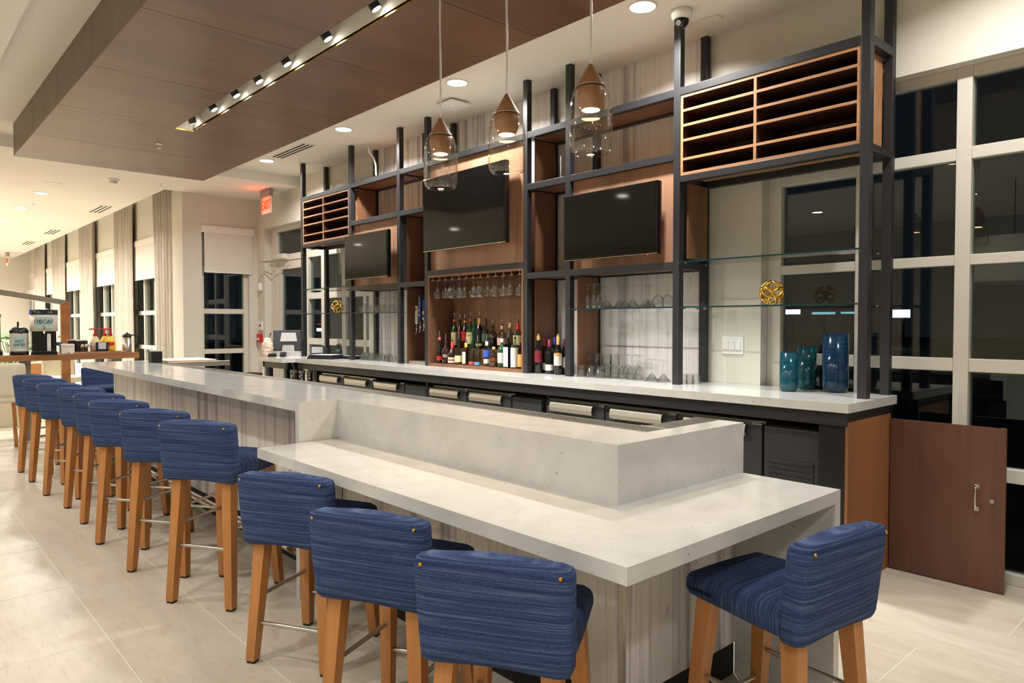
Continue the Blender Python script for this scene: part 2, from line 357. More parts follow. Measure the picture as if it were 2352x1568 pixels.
window('window_2', 'gridded night window beside the exit door behind the shelving', 'x', 4.81, [(-9.87, -9.80), (-9.4, -9.31), (-8.8, -8.7), (-8.23, -8.16), (-8.0, -7.9)], [(0, .06), (.56, .64), (1.18, 1.271), (1.848, 1.939), (2.463, 2.563), (2.93, 3.0)], 0, 3.0)
window('window_3', 'narrow night window under a roller shade on the short side wall', 'y', X3 - .06, [(3.82, 3.87), (4.49, 4.56)], [(.1, .16), (.42, .5), (1.01, 1.086), (1.64, 1.72), (2.3, 2.38), (2.94, 3.0)], .1, 3.0)
for k, (a, b) in enumerate(wins):
    window('window_%d' % (4 + k), '%s lounge window from the bar end between grey curtains' % ORD[k], 'x', YV + .06, [(a, a + .06), (a + .62, a + .69), (a + 1.3, a + 1.37), (b - .06, b)], [(.42, .5), (1.01, 1.086), (1.64, 1.72), (2.3, 2.38), (2.94, 3.0)], .42, 3.0)
# exit door in the back wall
d1 = thing('door_1', 'glazed exit door with closer at the left end of the back bar', 'door', (-10.4, 4.82, 0), kind='structure')
part('jamb', MB().box(-11.1, -10.87, 4.81, 4.89, 0, 3.0, .004), 'frame_paint', d1)
part('transom', MB().box(-10.87, -9.87, 4.81, 4.89, 2.468, 2.563, .004), 'frame_paint', d1)
part('transom', MB().box(-10.87, -9.87, 4.81, 4.89, 2.93, 3.0, .004), 'frame_paint', d1)
part('pane', MB().box(-10.87, -9.87, 4.85, 4.86, 2.563, 2.93), 'window_glass', d1)
lf = part('door_leaf', MB().box(-10.86, -10.74, 4.82, 4.87, .01, 2.46).box(-10.0, -9.88, 4.82, 4.87, .01, 2.46).box(-10.74, -10.0, 4.82, 4.87, 2.336, 2.46).box(-10.74, -10.0, 4.82, 4.87, .01, .25).box(-10.74, -10.0, 4.82, 4.87, 1.0, 1.1), 'frame_paint', d1)
part('pane', MB().box(-10.74, -10.0, 4.845, 4.855, 1.1, 2.336), 'window_glass', lf); part('pane', MB().box(-10.74, -10.0, 4.845, 4.855, .25, 1.0), 'window_glass', lf)
part('push_bar', MB().box(-10.7, -10.05, 4.76, 4.82, 1.02, 1.08, .01), 'steel', lf)
cl = part('closer', MB().box(-10.95, -10.5, 4.73, 4.82, 2.49, 2.57, .008), 'frame_paint', d1)
part('closer_arm', MB().tube([(-10.75, 4.76, 2.47), (-10.95, 4.56, 2.455), (-10.4, 4.78, 2.44)], .009), 'nickel', cl)
# roller shades with valances
def shade(u, ax, face, a0, a1, label):
    t = thing('roller_shade', label, 'roller shade', ((a0 + a1) / 2, face - .03, 2.3) if ax == 'x' else (face + .03, (a0 + a1) / 2, 2.3), group='roller shades')
    bx = (lambda p, q, d0, d1, z0, z1, b=0: MB().box(p, q, face - d1, face - d0, z0, z1, b)) if ax == 'x' else (lambda p, q, d0, d1, z0, z1, b=0: MB().box(face + d0, face + d1, p, q, z0, z1, b))
    part('valance', bx(a0, a1, .0, .036, 2.9, 3.01, .004), 'white_plastic', t)
    part('fabric', bx(a0 + .04, a1 - .04, .02, .024, 2.3, 2.9), 'shade_fabric', t)
    part('hem_bar', bx(a0 + .04, a1 - .04, .015, .03, 2.28, 2.3, .003), 'white_plastic', t)
shade(0, 'y', X3, 3.81, 4.64, 'cream roller shade over the narrow window on the short side wall')
for k, (a, b) in enumerate(wins): shade(0, 'x', YV, a - .02, b + .02, 'cream roller shade over the %s lounge window from the bar end' % ORD[k])
# curtains
for k, (a, b) in enumerate([(x0 * 1.045, x1 * 1.045) for x0, x1 in ((-12.47, -11.46), (-15.05, -13.85), (-18.05, -16.72), (-21.2, -19.8), (-23.8, -22.45))]):
    mb = MB(); N = 72; zs = [.03, .8, 1.7, 2.6, 3.2, 3.75]; vs_ = []; rnd = random.Random(k)
    ph = rnd.random() * 6
    for s_ in (0, 1):
        for z in zs:
            g = .9 + .1 * abs(z - 1.6) / 2
            for i in range(N + 1):
                q = i / N; xx = (a + b) / 2 + (q - .5) * (b - a) * g
                vs_.append((xx, 3.612 + .034 * math.sin(q * 2 * PI * 9 + ph + .3 * math.sin(z * 1.7 + q * 5)) + .012 * math.sin(q * 40 + z) + s_ * .006, z))
    fs = []; W_ = N + 1; H_ = len(zs)
    for s_ in (0, 1):
        for j in range(H_ - 1):
            for i in range(N):
                p = s_ * W_ * H_ + j * W_ + i; fs.append((p, p + 1, p + W_ + 1, p + W_))
    for j in range(H_ - 1):
        for i in (0, N): p = j * W_ + i; q = p + W_ * H_; fs.append((p, p + W_, q + W_, q))
    mb.add(vs_, fs, True)
    solo('curtain', mb, 'curtain', 'full length grey curtain, %s from the bar end of the lounge wall' % ORD[k], 'curtain', 'grey lounge curtains', loc=((a + b) / 2, 3.612, 0))
# far entrance at the end of the lounge
d2 = thing('door_2', 'glazed sliding entrance door in the far lounge corner', 'door', (-25.6, 3.5, 0), kind='structure')
for a, b in ((-26.4, -26.3), (-25.75, -25.65), (-25.1, -25.0)): part('jamb', MB().box(a, b, YV - .06, YV, 0, 2.45), 'frame_paint', d2)
part('header', MB().box(-26.4, -25.0, YV - .1, YV, 2.25, 2.5, .005), 'frame_paint', d2)
for a, b in ((-26.3, -25.75), (-25.65, -25.1)): part('pane', MB().box(a, b, YV - .04, YV - .03, .05, 2.25), 'shelf_glass', d2)
# ------------------------------------------------------------------ wooden ceiling canopy over the bar
CY0, CY1, CZ = 1.17, 3.14, 3.285
SX0, SX1, SY0, SY1 = -6.95, -3.22, 2.11, 2.265
can = thing('ceiling_canopy', 'large dark walnut ceiling canopy with a lit slot hanging above the bar', 'ceiling panel', (-4.5, 2.15, CZ))
seams = [-9.27, -8.06, -6.85, -5.64, -4.43, -3.22, -2.01, -.80, .41]
g_ = .0025
for a, b in zip(seams, seams[1:]):
    m_ = MB()
    for p, q in ((a, min(b, SX0)), (max(a, SX1), b)):
        if q - p > .02: m_.box(p + g_, q - g_, CY0, CY1, CZ, CZ + .02)
    p, q = max(a, SX0), min(b, SX1)
    if q - p > .02: m_.box(p + (g_ if p == a else 0), q - g_, CY0, SY0, CZ, CZ + .02).box(p + (g_ if p == a else 0), q - g_, SY1, CY1, CZ, CZ + .02)
    part('panel', m_, 'cloud_wood', can)
    for y in (CY0, CY1 - .02): part('side_panel', MB().box(a + g_, b - g_, y, y + .02, CZ + .0205, ZC), 'cloud_side', can)
for x in (seams[0], seams[-1] - .02): part('end_panel', MB().box(x, x + .02, CY0 + .021, CY1 - .021, CZ + .0205, ZC), 'cloud_side', can)
part('light_slot', MB().box(SX0 - .015, SX1 + .015, SY0 - .015, SY0, CZ + .005, 3.6).box(SX0 - .015, SX1 + .015, SY1, SY1 + .015, CZ + .005, 3.6).box(SX0 - .015, SX0, SY0, SY1, CZ + .005, 3.6).box(SX1, SX1 + .015, SY0, SY1, CZ + .005, 3.6).box(SX0, SX1, SY0, SY1, 3.585, 3.6), 'ceiling_paint', can)
part('brass_trim', MB().box(SX0 - .004, SX1, SY1 - .003, SY1 + .001, CZ - .003, CZ + .006).box(SX0 - .004, SX0 + .003, SY0, SY1, CZ - .003, CZ + .006), 'brass', can)
for k, (u, v) in enumerate([(445, 276), (485, 248), (537, 216), (591, 184), (656, 144), (752, 87), (862, 18)]):
    p = bp(u, v, z=3.33); x, y = p.x, 2.165
    t = thing('spotlight', '%s small black spotlight from the far end of the canopy slot' % ORD[k], 'spotlight', (x, y, 3.36), group='spotlights in the canopy slot')
    tilt = Vector((.3 if k else -.6, .62, -1)).normalized()
    a = Vector((x, y, 3.385)); b = a + tilt * .085
    part('stem', MB().cyl((x, y, 3.584), (x, y, 3.38), .008, seg=8), 'black_metal', t)
    part('head', MB().cyl(a - tilt * .02, b, .034, seg=20), 'black_metal', t)
    part('lens', MB().cyl(b, b + tilt * .003, .028, seg=20), 'spot_lens', t)
    d = bpy.data.lights.new('lamp', 'SPOT'); d.energy = SPOT_W * 4; d.spot_size = math.radians(62); d.spot_blend = .6; d.shadow_soft_size = .03; d.color = WARM
    o = bpy.data.objects.new('lamp', d); COL.objects.link(o); o.parent = t; o.location = (b + tilt * .012) - Vector((x, y, 3.36)); o.rotation_euler = tilt.to_track_quat('-Z', 'Y').to_euler()
# ------------------------------------------------------------------ recessed downlights
def downlight(x, y, z, label, w, group, col=WARM):
    t = thing('recessed_light', label, 'ceiling light', (x, y, z), group=group)
    part('trim_ring', MB().lathe([(.088, -.001), (.1, -.001), (.1, -.006), (.086, -.008), (.086, -.001)], 32, (x, y, z)), 'white_plastic', t)
    part('lens', MB().lathe([(0, -.004), (.086, -.004)], 32, (x, y, z)), 'lamp_lens', t)
    area('lamp', (x, y, z - .012), .16, w, t, col)
for k in range(5):
    x = -2.993 - 2.04 * k if k < 4 else -.95
    downlight(x, 3.9, ZC, 'bright recessed downlight on the tray ceiling, %s' % (ORD[k] + ' from the security camera' if k < 4 else 'nearest the right wall'), DOWN_W if k < 4 else 20.0, 'downlights above the back bar')
for k in range(7): downlight(-12.94 - 1.9 * k, 1.97, ZL, 'bright recessed downlight in the lounge, %s beyond the canopy' % ORD[k], FAR_W, 'lounge downlights', LOUNGE)  # the two farthest are added to brighten the end wall
for k in range(8): downlight(-12.0 - 2.0 * k, -.8, ZL, 'added fill downlight over the open lounge floor, %s from the bar' % ORD[k], FAR_W, 'added lounge fill downlights', LOUNGE)  # unseen row, added as fill light for the lounge
for k in range(6): downlight(-9.2 + 2.1 * k, -.35, ZL, 'recessed downlight over the stool aisle, %s from the lounge' % ORD[k], AISLE_W, 'aisle downlights')
for k in range(5): downlight(-8.2 + 2.4 * k, -3.0, ZL, 'added unseen downlight behind the photographer, %s from the lounge' % ORD[k], AISLE_W, 'added rear downlights')  # unseen row, added to light the room from behind the camera
downlight(1.3, 1.6, ZC, 'recessed downlight over the walkway right of the bar', 16.0, None)
# drum pendant of the lounge behind, mirrored in the windows
t = thing('drum_pendant', 'large pleated drum pendant hanging behind the photographer', 'pendant lamp', (-2.6, -2.0, 2.0))
part('shade', MB().lathe([(.62, 0), (.5, .62), (.496, .62), (.616, 0), (.62, 0)], 40, (-2.6, -2.0, 2.05)), 'cream_fabric', t)
part('cord', MB().cyl((-2.6, -2, 2.65), (-2.6, -2, ZL), .006), 'black_plastic', t); part('spider', MB().box(-3.1, -2.1, -2.005, -1.995, 2.64, 2.65), 'nickel', t)
# vents, detectors, speakers
def vent(x0, x1, y0, y1, z, label):
    t = thing('air_vent', label, 'air vent', ((x0 + x1) / 2, (y0 + y1) / 2, z), group='linear ceiling vents')
    part('frame', MB().box(x0, x1, y0, y1, z - .006, z), 'ceiling_paint', t)
    for i in range(3):
        c = y0 + (y1 - y0) * (i + .5) / 3; part('slot', MB().box(x0 + .03, x1 - .03, c - .013, c + .013, z - .008, z - .006), 'black_gap', t)
vent(-8.87, -7.92, 3.84, 4.0, ZC, 'slotted linear air vent on the tray ceiling beside the canopy')
for k, (x, y) in enumerate([(-14.1, 3.02), (-18.3, 2.98), (-21.2, 2.95)]): vent(x - .5, x + .5, y - .1, y + .1, ZL, 'slotted ceiling vent by the curtains, %s from the bar' % ORD[k])
t = thing('smoke_detector', 'white dome smoke detector on the lower ceiling past the canopy', 'smoke detector', (-11.03, 2.53, ZL))
part('base', MB().lathe([(0, 0), (.075, 0), (.075, -.015), (.06, -.03), (0, -.03)], 24, (-11.03, 2.53, ZL)), 'white_plastic', t)
part('dome', MB().lathe([(.055, -.03), (.045, -.055), (0, -.06)], 24, (-11.03, 2.53, ZL)), 'grey_plastic', t)
def sprinkler(x, y, z, label):
    t = thing('sprinkler', label, 'sprinkler', (x, y, z), group='ceiling sprinklers')
    part('escutcheon', MB().lathe([(0, 0), (.032, 0), (.03, -.006), (0, -.006)], 20, (x, y, z)), 'white_plastic', t)
    part('frame', MB().cyl((x, y, z - .004), (x, y, z - .03), .006).cyl((x - .011, y, z - .02), (x - .006, y, z - .045), .003).cyl((x + .011, y, z - .02), (x + .006, y, z - .045), .003), 'white_plastic', t)
    part('deflector', MB().cyl((x, y, z - .045), (x, y, z - .048), .02), 'white_plastic', t)
sprinkler(-7.65, 2.17, CZ, 'white sprinkler head under the walnut canopy'); sprinkler(-10.95, 3.12, ZL, 'white sprinkler head on the lower ceiling between canopy and curtains'); sprinkler(-14.2, 2.05, ZL, 'white sprinkler head among the lounge downlights')
for k, (x, y) in enumerate([(-11.95, 1.97), (-16.0, 1.5)]):
    t = thing('ceiling_speaker', 'flat round white ceiling speaker, %s in the lounge' % ('nearer' if k == 0 else 'farther'), 'speaker', (x, y, ZL), group='ceiling speakers')
    part('rim', MB().lathe([(.1, 0), (.115, 0), (.112, -.006), (.1, -.006), (.1, 0)], 28, (x, y, ZL)), 'white_plastic', t); part('grille', MB().lathe([(0, -.003), (.1, -.003)], 28, (x, y, ZL)), 'ceiling_paint', t)
# security camera, access point, cover plate
x, y = -2.853, 4.15
t = thing('security_camera', 'white dome security camera on the ceiling above the tall shelf posts', 'camera', (x, y, ZC))
part('housing', MB().lathe([(0, 0), (.072, 0), (.072, -.04), (.06, -.065), (0, -.065)], 28, (x, y, ZC)), 'white_plastic', t)
part('dome', MB().lathe([(.05, -.065), (.047, -.09), (.03, -.115), (0, -.122)], 24, (x, y, ZC)), 'tv_bezel', t)
part('lens_ring', MB().cyl((x + .005, y - .03, ZC - .09), (x + .01, y - .052, ZC - .1), .018), 'chrome', t)
solo('cover_plate', MB().box(-2.86, -2.72, 4.38, 4.46, ZC - .008, ZC, .002), 'ceiling_paint', 'small cream cover plate on the ceiling beside the security camera', 'plate', loc=(-2.8, 4.42, ZC))
x, y = -5.5, 4.22
t = thing('wifi_access_point', 'square white wireless access point on the ceiling behind the pendants', 'access point', (x, y, ZC))
part('body', MB().box(x - .12, x + .12, y - .12, y + .12, ZC - .045, ZC - .008, .02), 'white_plastic', t); part('bracket', MB().box(x - .09, x + .09, y - .09, y + .09, ZC - .008, ZC), 'grey_plastic', t)
part('led', MB().cyl((x + .02, y - .03, ZC - .045), (x + .02, y - .03, ZC - .047), .006), 'led_blue', t)
# exit signs
def exit_sign(x, y, z, label, axis='y', s=1.0):
    t = thing('exit_sign', label, 'exit sign', (x, y, z), group='exit signs')
    part('housing', MB().box(x - .17 * s, x + .17 * s, y - .03, y + .03, z - .12 * s, z, .004).box(x - .1 * s, x + .1 * s, y - .045, y + .045, z - .02, z + 0), 'steel_frame_grey', t)
    part('panel', MB().box(x - .165 * s, x + .165 * s, y - .006, y + .006, z - .36 * s, z - .12 * s), 'white_plastic', t)
    m = Matrix.Translation((x, y - .012, z - .24 * s)) @ FACE_Y
    part('lettering', text_mb('EXIT', .2 * s, m, .004, squeeze=.78), 'exit_red', t)
    part('glow_frame', MB().box(x - .165 * s, x - .155 * s, y - .01, y - .006, z - .36 * s, z - .12 * s).box(x + .155 * s, x + .165 * s, y - .01, y - .006, z - .36 * s, z - .12 * s), 'exit_red', t)
    d = bpy.data.lights.new('lamp', 'POINT'); d.energy = 1.2; d.color = (1, .12, .05); d.shadow_soft_size = .05
    o = bpy.data.objects.new('lamp', d); COL.objects.link(o); o.parent = t; o.location = (0, -.12, -.22 * s)
exit_sign(-10.35, 4.42, ZL, 'red lit exit sign hanging before the exit door'); exit_sign(-24.5, 2.9, ZL, 'small red lit exit sign at the far end of the lounge')
# wall devices by the exit door
t = thing('fire_pull', 'red fire alarm pull station on the wall left of the exit door', 'alarm', (-11.25, YW, 1.25))
part('box', MB().box(-11.33, -11.19, YW - .05, YW, 1.18, 1.32, .006), 'red_plastic', t); part('handle', MB().box(-11.31, -11.21, YW - .06, YW - .05, 1.22, 1.25, .003), 'white_plastic', t)
t = thing('keypad', 'small white keypad above the red alarm box', 'keypad', (-11.25, YW, 1.45))
part('box', MB().box(-11.34, -11.18, YW - .02, YW, 1.38, 1.53, .004), 'white_plastic', t); part('display', MB().box(-11.29, -11.23, YW - .022, YW - .02, 1.44, 1.47), 'dark_plastic', t)
solo('door_sensor', MB().box(-11.24, -11.19, YW - .06, YW, 2.02, 2.14, .01), 'white_plastic', 'slim white door sensor on the wall left of the exit door', 'sensor', loc=(-11.2, YW, 2.08))
# lights outside
for u, v, w, h, mt, lb, c in [(1818, 716, 30, 10, 'sign_white', 'glowing white sign letters far outside seen left of the blue vases', 'sign'), (2069, 720, 28, 16, 'sign_white', 'glowing white rectangular sign outside between window bars', 'sign'), (1890, 719, 42, 5, 'sign_cyan', 'pale lit fuel canopy far outside the window', 'canopy'), (1950, 718, 30, 4, 'sign_cyan', 'second pale lit canopy far outside by the window bar', 'canopy'), (733, 757, 22, 7, 'sign_white', 'bluish white sign far outside behind the left glass shelves', 'sign'), (735, 744, 26, 2, 'sign_red', 'thin red light strip far outside the left window', 'light')]:
    p = bp(u, v, y=52.0 if u > 1000 else (12.0 if h > 3 else 13.5)); k = abs(p.length) / FPX
    t = thing('outdoor_sign', lb, c, (p.x, p.y, p.z - h * k / 2)); ww = w * k / .9
    part('sign_face', MB().box(p.x - ww / 2, p.x + ww / 2, p.y, p.y + .2, p.z - h * k / 2, p.z + h * k / 2), mt, t)
    part('pole', MB().cyl((p.x, p.y + .35, -.13), (p.x, p.y + .35, p.z + h * k / 2), .12), 'kick_black', t)
# ================================================================== THE BAR
ZU, ZLOW, ZB = 1.067, .854, 1.049
def poly(pts, z0, z1): return MB().prism(pts, z0, z1, 'z')
t = thing('bar_worktop', 'long white quartz upper bar top with stepped riser', 'worktop', (-4.5, 2.0, 1.0))
part('slab', poly([(-8.812, 1.692), (-3.574, 1.692), (-3.574, 1.926), (-1.576, 1.926), (-1.576, 2.768), (-1.69, 2.768), (-1.69, 2.235), (-8.33, 2.235), (-8.33, 2.37), (-8.812, 2.37)], 1.017, ZU), 'quartz', t)
part('riser', MB().box(-3.574, -1.576, 1.926, 1.948, ZLOW, 1.017).box(-1.598, -1.576, 1.948, 2.768, ZLOW, 1.017), 'quartz', t)
part('end_leg', MB().box(-3.614, -3.574, 1.692, 1.948, 0, 1.017), 'quartz', t)
t = thing('bar_ledge', 'lower white quartz seating ledge wrapping the near bar corner', 'worktop', (-2.3, 1.7, .8))
part('slab', poly([(-3.549, 1.455), (-1.158, 1.455), (-1.158, 2.753), (-1.576, 2.753), (-1.576, 1.926), (-3.549, 1.926)], .804, ZLOW), 'quartz', t)
part('waterfall_leg', MB().box(-1.576, -1.158, 2.708, 2.753, 0, .804), 'quartz', t)
bf = thing('bar_counter', 'bar counter base clad in striped grey stone with black kick', 'bar counter', (-5, 2, 0))
part('core', MB().box(-8.6, -1.6, 1.968, 2.1, .02, .8).box(-8.6, -3.62, 1.968, 2.1, .8, 1.015).box(-1.72, -1.6, 2.1, 2.7, .02, .8).box(-8.6, -1.6, 2.1, 2.37, .9, 1.0), 'black_gap', bf)
part('kick', MB().box(-8.61, -3.615, 1.956, 1.968, 0, .14).box(-3.573, -1.588, 1.956, 1.968, 0, .14).box(-1.6, -1.578, 1.968, 2.705, 0, .14), 'kick_black', bf)
xs = [-8.615 + .5 * i for i in range(11)]; xs[-1] = -3.616
for a, b in zip(xs, xs[1:]): part('panel', MB().box(a + .001, b - .001, 1.95, 1.966, .14, 1.016, .001), 'striped_stone', bf)
for a, b in ((-3.573, -2.9), (-2.9, -2.25), (-2.25, -1.571)): part('panel', MB().box(a + .001, b - .001, 1.95, 1.966, .14, .803, .001), 'striped_stone', bf)
for a, b in ((1.951, 2.33), (2.33, 2.706)): part('panel', MB().box(-1.586, -1.57, a + (.016 if a < 2 else 0), b - .001, .14, .803, .001), 'striped_stone', bf)
part('corner_trim', MB().box(-1.5865, -1.5695, 1.9495, 1.9665, .14, .803), 'nickel', bf)
t = thing('foot_rail', 'polished steel foot rail along the bar base behind the stools', 'foot rail', (-6, 1.7, 0))
part('tube', MB().tube([(-8.55, 1.77, .2), (-3.72, 1.77, .2)], .025, 16), 'chrome', t)
for x in (-8.4, -7.3, -6.2, -5.1, -4.1): part('bracket', MB().cyl((x, 1.77, .2), (x, 1.949, .1), .011), 'chrome', t)
part('end_cap', MB().sphere((-3.72, 1.77, .2), .03), 'chrome', t)
def rail(x0, x1, y0, y1, label, n, along):
    t = thing('drip_rail', label, 'drip rail', ((x0 + x1) / 2, (y0 + y1) / 2, 1.04), group='steel drip rails')
    part('trough', MB().box(x0, x1, y0, y1, 1.03, 1.056).box(x0, x1, y0, y0 + .012, 1.056, 1.068).box(x0, x1, y1 - .012, y1, 1.056, 1.068), 'steel', t)
    g = MB()
    for i in range(n):
        q = (i + .5) / n
        if along == 'x': c = x0 + (x1 - x0) * q; g.box(c - .004, c + .004, y0 + .012, y1 - .012, 1.058, 1.066)
        else: c = y0 + (y1 - y0) * q; g.box(x0 + .012, x1 - .012, c - .004, c + .004, 1.058, 1.066)
    tag(part('grate', g, 'steel', t), kind='stuff')
rail(-8.33, -1.692, 2.237, 2.365, 'long slotted steel drip rail along the inner bar edge', 360, 'x')
rail(-1.82, -1.692, 2.367, 2.766, 'short slotted steel drip rail at the right bar return', 22, 'y')
t = thing('bar_flap', 'hinged bar flap with white top, wood core and aluminium edge', 'bar flap', (-8.45, 2.7, 1.0))
part('board', MB().box(-8.78, -8.17, 2.385, 2.95, 1.05, 1.068), 'rack_wood', t); part('laminate', MB().box(-8.78, -8.2, 2.385, 2.9, 1.068, 1.084), 'white_plastic', t)
part('edge', MB().box(-8.168, -8.14, 2.372, 3.03, 1.015, 1.07, .002), 'steel', t); part('core_edge', MB().box(-8.2, -8.192, 2.385, 2.9, 1.0685, 1.079), 'rack_wood', t); part('support', MB().box(-8.75, -8.68, 2.4, 2.47, 0, 1.05), 'steel', t)
p = bp(357, 832, z=ZU)
t = thing('napkin_caddy', 'square black caddy of straws and napkins on the far bar end', 'caddy', (p.x, p.y, ZU)); x, y = p.x, p.y
part('box', MB().box(x - .055, x + .055, y - .055, y + .055, ZU, ZU + .004).box(x - .055, x + .055, y - .055, y - .05, ZU, ZU + .12).box(x - .055, x + .055, y + .05, y + .055, ZU, ZU + .12).box(x - .055, x - .05, y - .05, y + .05, ZU, ZU + .12).box(x + .05, x + .055, y - .05, y + .05, ZU, ZU + .12), 'black_plastic', t)
part('napkins', MB().box(x - .045, x + .02, y - .045, y + .045, ZU + .005, ZU + .135), 'paper', t); part('straws', MB().cyl((x + .03, y, ZU + .01), (x + .045, y + .02, ZU + .17), .004).cyl((x + .035, y - .02, ZU + .01), (x + .02, y - .04, ZU + .165), .004), 'white_plastic', t)
# ================================================================== BACK COUNTER
t = thing('back_worktop', 'white quartz back counter running under the shelving', 'worktop', (-5, 4.3, 1.0))
part('slab', poly([(-9.17, 3.79), (-8.44, 3.79), (-8.44, 3.956), (-1.628, 3.956), (-1.628, 4.665), (-1.64, 4.695), (-9.17, 4.695)], .998, ZB), 'quartz', t)
bc = thing('back_cabinet', 'black back counter base with veneered end panel', 'cabinet', (-5, 4.3, 0))
part('apron', MB().box(-8.42, -1.645, 3.985, 4.02, .92, .997).box(-1.68, -1.645, 4.021, 4.6, .945, .997).box(-9.1, -8.42, 3.82, 3.85, .92, .997), 'black_metal', bc)
part('back_board', MB().box(-9.1, -1.66, 4.66, 4.69, 0, .997), 'black_gap', bc)
part('divider', MB().box(-5.735, -5.71, 4.05, 4.64, 0, .997), 'black_metal', bc); part('divider', MB().box(-4.1, -4.075, 4.1, 4.64, 0, .997), 'black_metal', bc); part('divider', MB().box(-8.08, -8.05, 4.05, 4.64, 0, .997), 'black_metal', bc)
part('filler_panel', MB().box(-1.81, -1.656, 4.0, 4.03, 0, .92), 'granite', bc)
part('end_panel', MB().box(-1.656, -1.64, 3.99, 4.60, 0, .944), 'end_veneer', bc)
part('counter_leg', MB().box(-9.12, -9.06, 3.82, 3.9, 0, .997), 'quartz', bc); part('counter_post', MB().box(-9.05, -8.97, 3.84, 3.9, 0, .92), 'black_metal', bc)
dr = thing('cabinet_door', 'dark walnut cabinet door standing open at the counter end', 'cabinet door', (-1.62, 4.59, 0))
part('leaf', MB().box(-1.632, -1.04, 4.578, 4.598, .006, .915, .001), 'dark_veneer', dr)
p = bp(2243, 1143, y=4.575)
hd = part('handle', MB().tube([(p.x, 4.578, p.z + .062), (p.x, 4.55, p.z + .058), (p.x, 4.545, p.z + .03), (p.x, 4.545, p.z - .03), (p.x, 4.55, p.z - .058), (p.x, 4.578, p.z - .062)], .0055), 'chrome', dr)
part('rosette', MB().box(p.x - .012, p.x + .012, 4.572, 4.578, p.z + .05, p.z + .074, .002).box(p.x - .012, p.x + .012, 4.572, 4.578, p.z - .074, p.z - .05, .002), 'chrome', hd)
q = bp(2279, 1151, y=4.575); part('lock', MB().cyl((q.x, 4.578, q.z), (q.x, 4.568, q.z), .012), 'chrome', dr)
part('catch', MB().box(-1.065, -1.045, 4.58, 4.596, .915, .919), 'brass', dr)
# fridges
for k, (doors, comp, lb) in enumerate([([(-7.98, -7.375), (-7.37, -6.735), (-6.73, -6.12)], (-6.115, -5.75), 'black three door back bar cooler nearest the register'), ([(-5.70, -5.09), (-5.085, -4.482)], (-4.477, -4.12), 'black two door back bar cooler under the wine bottles'), ([(-4.06, -3.442), (-3.437, -2.807), (-2.802, -2.18)], (-2.174, -1.83), 'black three door back bar cooler nearest the open cabinet door')]):
    fr = thing('bar_cooler', lb, 'cooler', ((doors[0][0] + comp[1]) / 2, 4.3, 0), group='back bar coolers')
    part('body', MB().box(doors[0][0], comp[1], 4.085, 4.62, .02, .868), 'fridge_black', fr)
    part('base', MB().box(doors[0][0] + .02, comp[1] - .02, 4.12, 4.6, 0, .02), 'black_gap', fr)
    part('top_trim', MB().box(doors[0][0], doors[-1][1] if k != 0 else doors[1][1], 4.09, 4.16, .868, .885), 'steel', fr)
    for a, b in doors:
        d = part('door', MB().box(a + .004, b - .004, 4.05, 4.083, .1, .868, .004), 'fridge_black', fr)
        part('handle', MB().prism([(4.05, .868), (4.03, .866), (4.02, .855), (4.012, .825), (4.016, .8), (4.024, .792), (4.028, .796), (4.021, .805), (4.018, .826), (4.026, .851), (4.034, .86), (4.05, .861)], a + .07, b - .1, 'x'), 'steel', d)
        part('lock', MB().cyl((a + .035, 4.05, .845), (a + .035, 4.038, .845), .013), 'chrome', d)
        part('hinge', MB().box(b - .07, b - .005, 4.052, 4.09, .868, .878, .002), 'chrome', d)
    cp = part('compressor_cover', MB().box(comp[0] + .004, comp[1], 4.055, 4.083, .1, .862, .004), 'fridge_black', fr)
    for i in range(5):
        z = .65 - i * .032; part('louvre', MB().box(comp[0] + .03, comp[1] - .03, 4.048, 4.055, z, z + .02, .002), 'black_metal', cp)
# ================================================================== SHELVING
PW = .055
FX = [-8.972, -7.686, -6.627, -6.107, -4.601, -4.086, -3.018, -1.721]
YF0, YF1, YR0, YR1 = 4.298, 4.353, 4.636, 4.684
sh = thing('back_bar_shelving', 'tall black metal shelving frame with walnut panels behind the bar', 'shelving', (-5.35, 4.5, ZB))
for i, x in enumerate(FX):
    q = part('post', MB().box(x, x + PW, YF0, YF1, ZB, ZC - .004, .003), 'black_metal', sh); part('ceiling_cap', MB().box(x - .006, x + PW + .006, YF0 - .006, YF1 + .006, ZC - .004, ZC), 'white_plastic', q)
    q = part('post', MB().box(x, x + PW, YR0, YR1, ZB, ZC - .004, .003), 'black_metal', sh); part('ceiling_cap', MB().box(x - .006, x + PW + .006, YR0 - .006, YR1 + .006, ZC - .004, ZC), 'white_plastic', q)
def bay(i): return FX[i] + PW, FX[i + 1]
LT, L2, L3, LR, L4 = (3.113, 3.168), (2.66, 2.714), (1.883, 1.935), (2.497, 2.543), (1.983, 2.035)
FB = {0: [LT, LR], 1: [LT, L2, L3], 2: [LT, L2, L3], 3: [LT, L4], 4: [LT, L2, L3], 5: [LT, L2, L3], 6: [LT, LR]}
for i, ls in FB.items():
    a, b = bay(i)
    for z0, z1 in ls: part('beam', MB().box(a, b, YF0, YF1, z0, z1, .002), 'black_metal', sh)
    for z0, z1 in ls: 
        if i != 3: part('rear_beam', MB().box(a, b, YR0, YR1, z0, z1, .002), 'black_metal', sh)
SB = {0: [LT, LR], 1: [LT, LR, L2, L3], 2: [LT, L2, L3], 3: [LT, L2, L3], 4: [LT, L2, L3], 5: [LT, L2, L3], 6: [LT, L2, L3], 7: [LT, LR]}
for i, ls in SB.items():
    for z0, z1 in ls: 
        if (i, z0) in ((1, LR[0]),): continue
        part('side_beam', MB().box(FX[i] + .002, FX[i] + PW - .002, YF1, YR0, z0 + .001, z1 - .001), 'black_metal', sh)
YA, YZ = YF1 + .003, YR0 - .003
